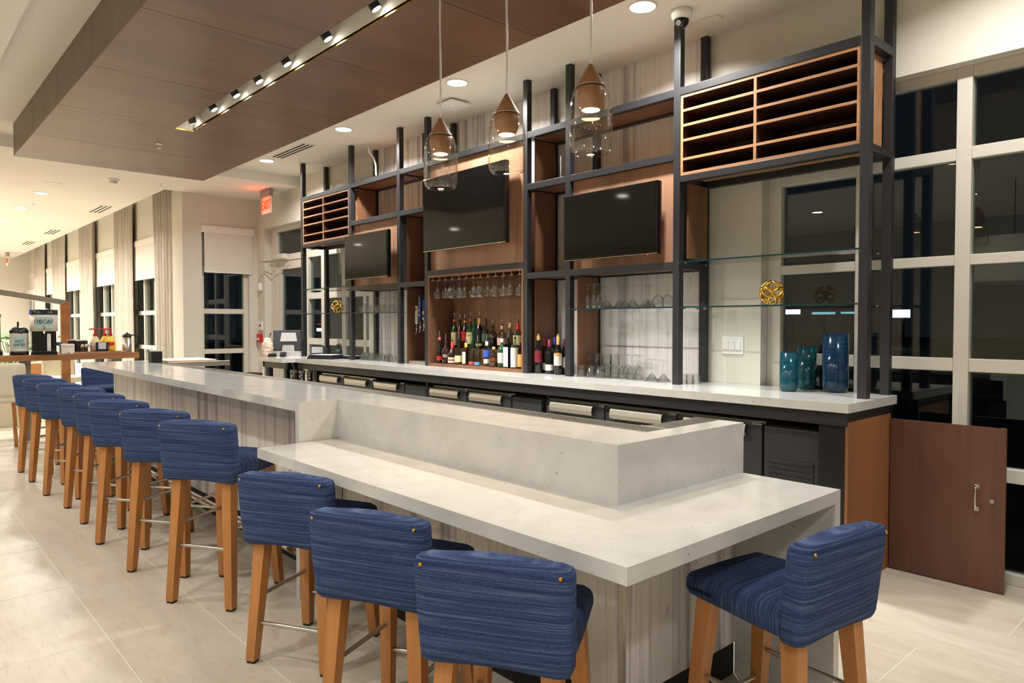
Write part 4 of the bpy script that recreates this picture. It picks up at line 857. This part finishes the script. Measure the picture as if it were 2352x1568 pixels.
for px, y, H, foil, fh, lab, rng, lb in [
 (145, 4.38, .325, 'cork', .1, 'burgundy', (.3, .62), 'dark wine bottle with red shield label, leftmost of the wine bottles'),
 (224, 4.46, .30, 'burgundy', .26, 'white_label', (.1, .3), 'wine bottle with burgundy capsule behind the shield label bottle'),
 (286, 4.41, .295, 'burgundy', .26, 'white_label', (.1, .28), 'wine bottle with burgundy capsule and low cream label in front'),
 (318, 4.58, .33, 'maroon_wax', .2, 'white_label', (.1, .3), 'tall wine bottle with cork showing at the back of the wine bottles'),
 (352, 4.52, .315, 'blue_foil', .22, 'white_label', (.15, .4), 'wine bottle with blue capsule among the wine bottles'),
 (395, 4.40, .325, 'gold_label', .3, 'white_label', (.24, .55), 'wine bottle with gold capsule and ornate cream label'),
 (478, 4.475, .30, 'maroon_wax', .28, 'white_label', (.2, .5), 'wine bottle with maroon capsule half hidden by the shelf post')]:
    p = bp(1210 + px / 5.47, 850, y=y); p.x = max(p.x, -4.486); t = bottle(p.x, y, ZB + .0005, H, .037, 'bottle_dark', lb, gw, lab=lab, lab_rng=rng, cap=foil, capH=fh, pour=False, shoulder=.6, neck=.0145, name='wine_bottle')
    if foil in ('cork', 'gold_label'): part('cork', MB().cyl((0, 0, H + .004), (0, 0, H + .022), .011), 'cork', t, False)
    if foil == 'gold_label': part('label_band', arc_label(.037, H * .49, H * .58, math.atan2(-y, -p.x) - .18, 1.5, pr=.0014), 'orange_label', t, False)
# ================================================================== VASES, KNOTS, SWITCH
for u, v, r_, H, mt, lb in ((1811, 903, .057, .25, 'teal_glaze', 'smallest mottled teal glass vase, left of the three'), (1852, 898, .063, .285, 'teal_glaze', 'medium bright teal glass vase between the other two'), (1918, 905, .079, .375, 'navy_glaze', 'tallest deep blue glass vase beside the right shelf post')):
    p = bp(u, v - 5, z=ZB)
    pr = [(0, 0), (r_ * .78, 0), (r_ * .93, .012), (r_, .04), (r_, H), (r_ - .005, H), (r_ - .005, .04), (r_ * .8, .018), (0, .018)]
    t = thing('vase', lb, 'vase', (p.x, p.y, ZB), group='blue glass vases'); part('vessel', MB().lathe(pr, 36), mt, t, False)
    part('rim', MB().lathe([(r_ - .005, H), (r_ - .0025, H + .003), (r_, H), (r_ - .005, H)], 36), 'navy_glaze', t, False)
def torus(mb, R_, r_, rot, c, seg=40, sq=8):
    vs_ = []; m = rot.to_matrix().to_4x4()
    for i in range(seg):
        for j in range(sq):
            a, b = 2 * PI * i / seg, 2 * PI * j / sq; vs_.append(Vector(c) + m @ Vector(((R_ + r_ * math.cos(b)) * math.cos(a), (R_ + r_ * math.cos(b)) * math.sin(a), r_ * math.sin(b))))
    mb.add(vs_, [(i * sq + j, ((i + 1) % seg) * sq + j, ((i + 1) % seg) * sq + (j + 1) % sq, i * sq + (j + 1) % sq) for i in range(seg) for j in range(sq)], True)
from mathutils import Euler, Quaternion
for u, v, z, lb in ((1773, 678, 1.6125, 'open gold knot ornament on the right glass shelf'), (775, 705, 1.6225, 'open gold knot ornament on the left glass shelf')):
    p = bp(u, v, y=4.44); c = (p.x, 4.44, z + .083)
    t = thing('knot_ornament', lb, 'ornament', (p.x, 4.44, z), group='gold knot ornaments')
    for k in range(6):
        ax = Vector((math.cos(k * 1.047), math.sin(k * 1.047), .75 if k % 2 else -.75)).normalized()
        off = ax * .034; R_ = math.sqrt(.0745 ** 2 - .034 ** 2)
        mb = MB(); torus(mb, R_, .0075, ax.to_track_quat('Z', 'Y'), Vector(c) + off); part('ring', mb, 'gold', t)
t = thing('switch_plate', 'white triple rocker switch plate on the wall by the right window', 'light switch', (-2.767, YW, 1.26))
part('plate', MB().box(-2.855, -2.68, YW - .008, YW, 1.265, 1.395, .002), 'white_plastic', t)
for k in range(3): part('rocker', MB().box(-2.838 + k * .049, -2.8 + k * .049, YW - .013, YW - .008, 1.295, 1.365, .002), 'white_plastic', t)
# white cable above the shelving
t = solo('loose_cable', MB().tube([bp(846, 337, y=4.45) , bp(848, 350, y=4.46), bp(858, 362, y=4.48), bp(863, 378, y=4.5), bp(864, 403, y=4.5)], .011, 10), 'white_plastic', 'loose white cable hanging from the ceiling behind the shelving', 'cable')
# ================================================================== REGISTER
p = bp(662, 819, z=ZB); px, py = p.x, p.y
px -= .17; py += .085
rg = thing('cash_register', 'point of sale terminal with grey stand seen from behind', 'register', (px, py, ZB), math.radians(62))
tl = Matrix.Translation((0, .03, .21)) @ Matrix.Rotation(math.radians(-14), 4, 'X')
part('screen_case', MB().box(-.2, .2, -.018, .018, -.14, .14, .006, tl), 'black_plastic', rg, False)
part('rear_bracket', MB().prism([(-.11, -.02), (.11, -.02), (.09, .1), (-.09, .1)], -.034, -.0185, 'y', tl), 'grey_plastic', rg, False)
part('neck', MB().prism([(-.085, .04), (.085, .04), (.07, .15), (-.07, .15)], -.075, -.05, 'y'), 'grey_plastic', rg, False)
part('base', MB().prism([(-.16, 0), (.16, 0), (.165, .03), (.14, .065), (-.14, .065), (-.165, .03)], -.13, .12, 'y'), 'grey_plastic', rg, False)
part('cable', MB().tube([(-.02, -.13, .01), (.02, -.2, -.0), (.04, -.235, -.02), (.06, -.245, -.09), (.085, -.235, -.16)], .006), 'grey_plastic', rg, False)
p = bp(618, 815, z=ZB)
t = thing('shell_vase', 'pale layered shell vase behind the register', 'vase', (-9.09, 3.88, ZB))
part('vessel', MB().lathe([(0, 0), (.05, 0), (.075, .05), (.062, .08), (.08, .11), (.064, .14), (.072, .17), (.05, .2), (.045, .23), (.03, .25), (.026, .25), (.04, .2), (0, .1)], 20), 'shell', t, False)
part('stem', MB().cyl((0, 0, .2), (.03, .03, .31), .004).cyl((.03, .03, .31), (-.02, .05, .29), .006), 'black_plastic', t, False)
p = bp(621, 819, z=ZB); solo('card_reader', MB().box(p.x - .09, p.x + .09, p.y - .05, p.y + .05, ZB, ZB + .045, .006), 'black_plastic', 'black card reader box at the left end of the back counter', 'card reader', loc=(p.x, p.y, ZB))
p = bp(640, 818, z=ZB); t = thing('barcode_scanner', 'small black corded scanner beside the register base', 'scanner', (p.x + .1, p.y - .0, ZB)); part('grip', MB().box(-.07, .05, -.03, .03, 0, .03, .008), 'black_plastic', t, False); part('head', MB().box(.02, .08, -.035, .035, .02, .065, .012), 'dark_plastic', t, False)
p = bp(733, 812, y=4.42); t = thing('receipt_printer', 'dark receipt printer right of the register', 'printer', (p.x, p.y, ZB), math.radians(55))
part('body', MB().prism([(-.1, 0), (.1, 0), (.1, .09), (.04, .15), (-.1, .15)], -.08, .08, 'y'), 'dark_plastic', t, False); part('cover', MB().box(-.085, .06, -.084, -.08, .05, .13, .002), 'grey_plastic', t, False)
def tray(u, v, w, d, h, lb, rz, yy):
    p = bp(u, v, y=yy); t = thing('menu_stack', lb, 'menus', (p.x, p.y, ZB), math.radians(rz), group='menu stacks')
    for k in range(3): part('folder', MB().box(-w / 2 + .008 * k, w / 2 - .004 * k, -d / 2 + .005 * k, d / 2, k * h / 3, (k + 1) * h / 3 - .001, .002), 'black_plastic', t, False)
    part('top_sheet', MB().box(-w / 2 + .03, w / 2 - .02, -d / 2 + .02, d / 2 - .01, h, h + .002), flat('sheet_blue', (200, 208, 232)), t, False)
tray(748, 819, .36, .27, .05, 'stack of black menu folders with pale sheet beside the register', 28, 4.2); tray(812, 816, .28, .22, .035, 'low stack of black folders behind the second shelf post', 10, 4.47)
p = bp(778, 806, y=4.56); t = thing('pen_cup', 'small dark mesh cup holding scissors and pens', 'pen cup', (p.x, p.y, ZB))
part('cup', MB().lathe([(0, 0), (.04, 0), (.042, .1), (.039, .1), (.037, .004), (0, .004)], 20), 'dark_plastic', t, False); mb = MB(); torus(mb, .022, .005, Quaternion((0, 1, 0), .6), (-.02, 0, .15)); torus(mb, .022, .005, Quaternion((0, 1, 0), -.6), (.025, 0, .16)); part('scissors', mb.cyl((0, 0, .01), (-.01, 0, .14), .005), 'black_plastic', t, False)
# steel station under the register
st_ = thing('speed_station', 'stainless mixing station under the register counter', 'bar sink', (-8.3, 4.1, 0))
part('basin', MB().box(-8.9, -8.12, 3.96, 4.0, .72, .76).box(-8.9, -8.12, 4.0, 4.5, .7, .72).box(-8.9, -8.12, 4.47, 4.5, .72, .93), 'steel', st_); part('leg', MB().box(-8.88, -8.84, 4.0, 4.04, 0, .7), 'steel', st_); part('leg', MB().box(-8.18, -8.14, 4.0, 4.04, 0, .7), 'steel', st_)
for k, (dx, dy) in enumerate(((.0, 0), (.14, .1), (.2, .26))):
    x, y = -8.75 + dx, 4.08 + dy * .5
    t = thing('cocktail_shaker', '%s polished steel shaker on the mixing station' % ['front', 'middle', 'rear'][k], 'shaker', (x, y, .72), group='steel shakers'); part('tin', MB().lathe([(0, 0), (.034, 0), (.045, .16), (.042, .16), (.031, .005), (0, .005)], 22), 'chrome', t, False); part('rim', MB().lathe([(.042, .16), (.046, .162), (.042, .165), (.042, .16)], 22), 'chrome', t, False)
p = bp(575, 856, z=.76); t = thing('work_stool', 'round black padded stool behind the far bar end', 'stool', (p.x, p.y, 0))
part('seat', MB().lathe([(0, .69), (.17, .69), (.19, .72), (.17, .755), (0, .775)], 30), 'black_plastic', t, False); part('column', MB().cyl((0, 0, .02), (0, 0, .69), .03), 'chrome', t, False); part('foot', MB().lathe([(0, 0), (.22, 0), (.2, .02), (0, .03)], 30), 'black_plastic', t, False)
# ================================================================== COFFEE TABLE AND LOUNGE
TZ = 1.10
ct = thing('coffee_table', 'tall communal wooden table carrying the coffee service', 'table', (-10.8, 1.4, 0))
part('top', MB().box(-11.35, -10.45, -.6, 2.68, 1.025, TZ, .004), 'table_wood', ct)
for y in (-.3, 1.42, 2.45): part('leg', MB().box(-10.75, -10.63, y - .06, y + .06, .02, 1.025), 'steel_frame_grey', ct); part('foot', MB().box(-11.2, -10.6, y - .06, y + .06, 0, .02), 'steel_frame_grey', ct)
def on(u, v=812, x=-10.62): p = bp(u, v, x=x); return p.x, p.y
x, y = on(44.5); flat('teal_print', (176, 206, 198)); flat('grey_print', (222, 218, 208))
t = thing('airpot', 'black lidded pump airpot labelled hot water', 'airpot', (x, y, TZ))
part('base', MB().lathe([(0, 0), (.1, 0), (.1, .045), (0, .045)], 28), 'black_plastic', t, False); part('body', MB().lathe([(.098, .045), (.098, .27)], 28), 'grey_print', t, False); part('lid', MB().lathe([(.1, .27), (.102, .29), (.085, .325), (.05, .345), (0, .35)], 28), 'black_plastic', t, False)
part('lever', MB().box(-.015, .015, -.02, .06, .33, .345, .003).box(-.012, .012, -.02, .0, .34, .41, .003), 'black_plastic', t, False)
A_ = math.atan2(-y, -x); part('print', arc_label(.0985, .08, .23, A_, 1.2), 'teal_print', t, False)
for k, s_ in enumerate(('HOT', 'WATER')): part('lettering', text_mb(s_, .046, Matrix.Translation((math.cos(A_) * .101, math.sin(A_) * .101, .17 - .045 * k)) @ Matrix.Rotation(A_ + PI / 2, 4, 'Z') @ FACE_Y, .001, squeeze=.85), flat('ink', (30, 70, 90)), t, False)
part('spout', MB().cyl((.09, 0, .29), (.14, 0, .275), .014), 'black_plastic', t, False)
x, y = on(102, 810); A_ = math.atan2(-y, -x)
t = thing('coffee_dispenser', 'tall black coffee dispenser labelled decaf', 'coffee dispenser', (x, y, TZ), A_ + PI / 2)
part('base', MB().box(-.14, .14, -.17, .12, 0, .03, .006), 'black_plastic', t, False); part('column', MB().box(-.13, .13, 0, .12, .03, .29), 'black_plastic', t, False)
part('tank', MB().lathe([(0, .29), (.15, .29), (.15, .5), (0, .5)], 32), 'grey_print', t, False); part('lid', MB().lathe([(.152, .5), (.152, .56), (.06, .565), (.04, .58), (0, .58)], 32), 'black_plastic', t, False)
part('print', arc_label(.1505, .33, .47, -PI / 2, 1.3), 'teal_print', t, False); part('lettering', text_mb('DECAF', .068, Matrix.Translation((0, -.153, .41)) @ FACE_Y, .001), 'ink', t, False)
part('tap', MB().cyl((0, -.15, .3), (0, -.17, .26), .012).box(-.006, .006, -.172, -.165, .3, .36), 'nickel', t, False); part('sight_tube', MB().box(.03, .07, -.13, -.08, .03, .26, .004), 'white_plastic', t, False)
part('drip_tray', MB().lathe([(0, .03), (.13, .03), (.13, .045), (0, .045)], 24, (0, -.1, 0)), 'black_plastic', t, False); part('tag', MB().box(-.151, -.12, -.1, -.06, .505, .555), 'blue_label', t, False)
x, y = on(0); t = thing('coffee_urn', 'dark coffee urn at the left picture edge', 'coffee dispenser', (x, y - .1, TZ)); part('tank', MB().lathe([(0, 0), (.13, 0), (.13, .05), (.11, .06), (.11, .45), (.12, .5), (0, .52)], 28), 'black_plastic', t, False); part('print', arc_label(.1105, .1, .4, -.1, 1.5), 'teal_print', t, False)
x, y = on(154, 811); t = thing('water_bottle', 'small clear water bottle with blue label on the coffee table', 'bottle', (x - .2, y - .05, TZ)); part('body', MB().lathe([(0, 0), (.035, 0), (.036, .1), (.034, .15), (.018, .185), (.013, .2), (.013, .215), (0, .215)], 20), 'clear_glass', t, False); part('label', arc_label(.0365, .1, .145, -.15, 2.5), 'blue_label', t, False); part('cap', MB().cyl((0, 0, .205), (0, 0, .23), .015), 'white_plastic', t, False)
x, y = on(154, 811); t = thing('cup_sleeve_box', 'white carton of cup lids on the coffee table', 'box', (x, y, TZ)); part('carton', MB().box(-.06, .06, -.075, .075, 0, .125, .003), 'paper', t, False); part('stripe', MB().box(.06, .0605, -.06, .06, .085, .1), 'peach_label', t, False)
x, y = on(232, 810); tr = thing('serving_tray', 'flat wooden tray under the condiments', 'tray', (x, y, TZ)); part('board', MB().box(-.15, .15, -.34, .27, 0, .022, .003), 'rack_wood', tr, False); part('handle', MB().box(-.15, .15, -.38, -.34, 0, .03, .004), 'paper', tr, False)
TT = TZ + .0225
for k, (u, fr_, lb) in enumerate(((219, 0, 'left creamer bottle with red pump on the wooden tray'), (254, 0, 'front yellow creamer bottle with red pump on the wooden tray'), (247, -.14, 'rear creamer bottle with red pump half hidden on the tray'))):
    x, y = on(u, 806); t = thing('creamer_bottle', lb, 'bottle', (x + fr_, y, TT), group='pump creamer bottles')
    part('body', MB().lathe([(0, 0), (.055, 0), (.062, .02), (.062, .1), (.05, .15), (.03, .185), (.022, .2), (0, .2)], 24), flat('creamer_yellow', (240, 206, 70)) if k else flat('creamer_cream', (240, 214, 170)), t, False)
    part('label', arc_label(.0625, .07, .12, math.atan2(-y, -x), 1.6), flat('creamer_red', (206, 50, 40)) if k else 'white_label', t, False)
    part('pump', MB().cyl((0, 0, .2), (0, 0, .23), .026).cyl((0, 0, .23), (0, 0, .285), .008).box(-.012, .012, -.07, .018, .283, .3, .004), 'red_plastic', t, False)
x, y = on(231, 806); t = thing('table_sign', 'small black framed card between the creamer bottles', 'sign', (x + .085, y, TT)); part('frame', MB().box(-.01, .01, -.07, .07, 0, .12, .003), 'black_plastic', t, False); part('card', MB().box(.01, .012, -.045, .045, .03, .115), flat('card_blue', (196, 202, 220)), t, False)
for k, (u, dx) in enumerate(((172, -.13), (187, 0))):
    x, y = on(u, 808); t = thing('sugar_caddy', '%s black sugar caddy on the coffee table' % ('left' if k == 0 else 'right'), 'caddy', (x + dx, y, TT), group='sugar caddies'); part('box', MB().box(-.05, .05, -.065, .065, 0, .14, .004), 'black_plastic', t, False); part('packets', MB().box(-.04, .04, -.055, .055, .14, .155), flat('packet_pink', (222, 130, 150)) if k == 0 else 'paper', t, False)
for k, u in enumerate((186, 194.5, 203)):
    x, y = on(u, 809); t = thing('shaker', '%s glass and steel shaker in front of the sugar caddies' % ORD[k], 'shaker', (x + .09, y, TT), group='condiment shakers'); part('jar', MB().lathe([(0, 0), (.022, 0), (.025, .06), (0, .06)], 16), 'clear_glass', t, False); part('lid', MB().lathe([(.025, .06), (.024, .08), (.012, .1), (0, .103)], 16), 'chrome', t, False)
x, y = on(292, 809); t = thing('carafe', 'brushed steel carafe with black lid at the table end', 'carafe', (x, y, TZ))
part('body', MB().lathe([(0, 0), (.055, 0), (.057, .02), (.054, .2), (0, .2)], 24), 'steel', t, False); part('lid', MB().lathe([(.054, .2), (.057, .22), (.04, .25), (.012, .255), (.01, .27), (0, .27)], 24), 'black_plastic', t, False)
hm = Matrix.Rotation(math.atan2(-y, -x) + PI / 2, 4, 'Z')
part('handle', MB().tube([hm @ Vector(q) for q in ((.04, 0, .225), (.1, 0, .235), (.13, 0, .2), (.128, 0, .14), (.1, 0, .1))], .009), 'black_plastic', t, False)
# cream bar chairs by the table
def cream_chair(x, y, deg, lb, proto=[None]):
    if proto[0]: return copy_tree(proto[0], (x, y, 0), math.radians(deg), lb, 'cream bar chairs')
    t = thing('cream_chair', lb, 'chair', (x, y, 0), math.radians(deg), 'cream bar chairs'); proto[0] = t
    part('backrest', rbox(.24, .04, .2, .03, 6, lambda q: q + Vector((0, -.2, .83))), 'cream_fabric', t, False); part('seat', rbox(.24, .23, .05, .03, 6, lambda q: q + Vector((0, 0, .62))), 'cream_fabric', t, False)
    for sx in (-1, 1):
        for sy in (-1, 1): part('leg', MB().taper((sx * .21, sy * .2, 0), (sx * .18, sy * .17, .58), .018, .022), 'leg_wood', t, False)
        part('stretcher', MB().cyl((sx * .2, -.19, .25), (sx * .2, .19, .25), .009), 'steel', t, False)
    return t
cream_chair(-10.12, 1.08, 93, 'cream bar chair at the coffee table on the left picture edge'); cream_chair(-10.1, .3, 90, 'cream bar chair just outside the left picture edge'); cream_chair(-12.9, 2.25, -70, 'cream chair behind the coffee table by the wooden post'); cream_chair(-13.4, 1.45, -95, 'cream chair farther behind the coffee table')
t = thing('light_frame', 'leaning steel light bar on a flat wooden post behind the coffee table', 'floor lamp', (-12, 2.1, 0))
part('post', MB().box(-12.04, -11.96, 2.04, 2.15, 0, 1.8), 'table_wood', t); part('arm', MB().prism([(2.13, 1.82), (2.06, 1.76), (.2, 2.06), (.2, 2.15)], -12.05, -11.95, 'x'), 'steel', t); part('foot', MB().box(-12.2, -11.8, 1.95, 2.25, 0, .02, .004), 'black_metal', t)
t = thing('sideboard', 'low wooden sideboard behind the coffee table', 'cabinet', (-14.3, 2.1, 0)); part('body', MB().box(-14.5, -14.1, 1.75, 2.6, .08, .82, .003), 'table_wood', t); part('plinth', MB().box(-14.48, -14.12, 1.77, 2.58, 0, .08), 'black_gap', t)
for k in range(2): d = part('drawer', MB().box(-14.1, -14.085, 1.77 + .42 * k, 2.16 + .42 * k, .1, .8), 'table_wood', t); part('pull', MB().box(-14.085, -14.07, 1.92 + .42 * k, 2.02 + .42 * k, .6, .61), 'nickel', d)
def plant(x, y, z, h, lb, n=26, spread=.5, seed=1, pot='white_plastic', long=False):
    t = thing('potted_plant', lb, 'plant', (x, y, z)); rnd = random.Random(seed)
    part('pot', MB().lathe([(0, 0), (.16, 0), (.2, .3), (.18, .3), (.17, .27), (0, .27)], 24), pot, t, False)
    for k in range(n):
        a, el = rnd.random() * 2 * PI, .35 + rnd.random() * 1.0; L = h * (.6 + .4 * rnd.random())
        tip = Vector((math.cos(a) * math.cos(el) * spread * L, math.sin(a) * math.cos(el) * spread * L, .27 + L * math.sin(el) * .9)); b0 = Vector((0, 0, .27))
        part('stem', MB().cyl(b0, tip, .006, .004, 6), 'leaf', t, False)
        w, l = (.03, .3) if long else (.1, .17); d = Vector((math.cos(a), math.sin(a), -.25 if not long else .6)).normalized(); s_ = d.cross(Vector((0, 0, 1))).normalized(); up = s_.cross(d)
        vs_ = [tip, tip + d * l * .35 + s_ * w + up * .02, tip + d * l * .7 + s_ * w * .75, tip + d * l, tip + d * l * .7 - s_ * w * .75, tip + d * l * .35 - s_ * w + up * .02, tip + d * l * .5 - up * .02]
        part('leaf', MB().add(vs_, [(0, 1, 6), (1, 2, 6), (2, 3, 6), (3, 4, 6), (4, 5, 6), (5, 0, 6)], True), 'leaf', t, False)
p = bp(25, 815, x=-12.6); plant(p.x, p.y, .55, .62, 'leafy green plant in white pot behind the coffee service', 22, .75, 3)
solo('plant_stand', MB().box(p.x - .25, p.x + .25, p.y - .25, p.y + .25, 0, .55, .004), 'cream_fabric', 'cream box stand carrying the leafy plant', 'stand', loc=(p.x, p.y, 0))
for k, (x, y) in enumerate(((-17, 1.9), (-17.2, 1.0), (-19.5, 1.5))):
    t = thing('lounge_chair', 'pale lounge armchair far down the lounge, %s' % ['nearest the curtains', 'middle of the three', 'farthest'][k], 'armchair', (x, y, 0), -1.5 + k * .4, 'far lounge chairs'); part('seat', rbox(.36, .36, .12, .06, 5, lambda q: q + Vector((0, 0, .36))), 'cream_fabric', t, False); part('backrest', rbox(.36, .08, .26, .06, 5, lambda q: q + Vector((0, -.3, .64))), 'cream_fabric', t, False)
    for sx in (-1, 1):
        for sy in (-1, 1): part('leg', MB().taper((sx * .3, sy * .28, 0), (sx * .28, sy * .26, .26), .018, .024), 'leg_wood', t, False)
p = bp(822, 770, y=6.2); plant(-9.3, 6.3, -.13, 1.6, 'dark green palm outside the window behind the left shelves', 30, .35, 5, 'kick_black', True)
# the lamps beside these lenses already light the room
for n_ in ('lamp_lens', 'spot_lens', 'pendant_lens', 'sign_white', 'sign_cyan', 'sign_red', 'led_blue', 'led_red', 'exit_red'): M[n_].cycles.emission_sampling = 'NONE'
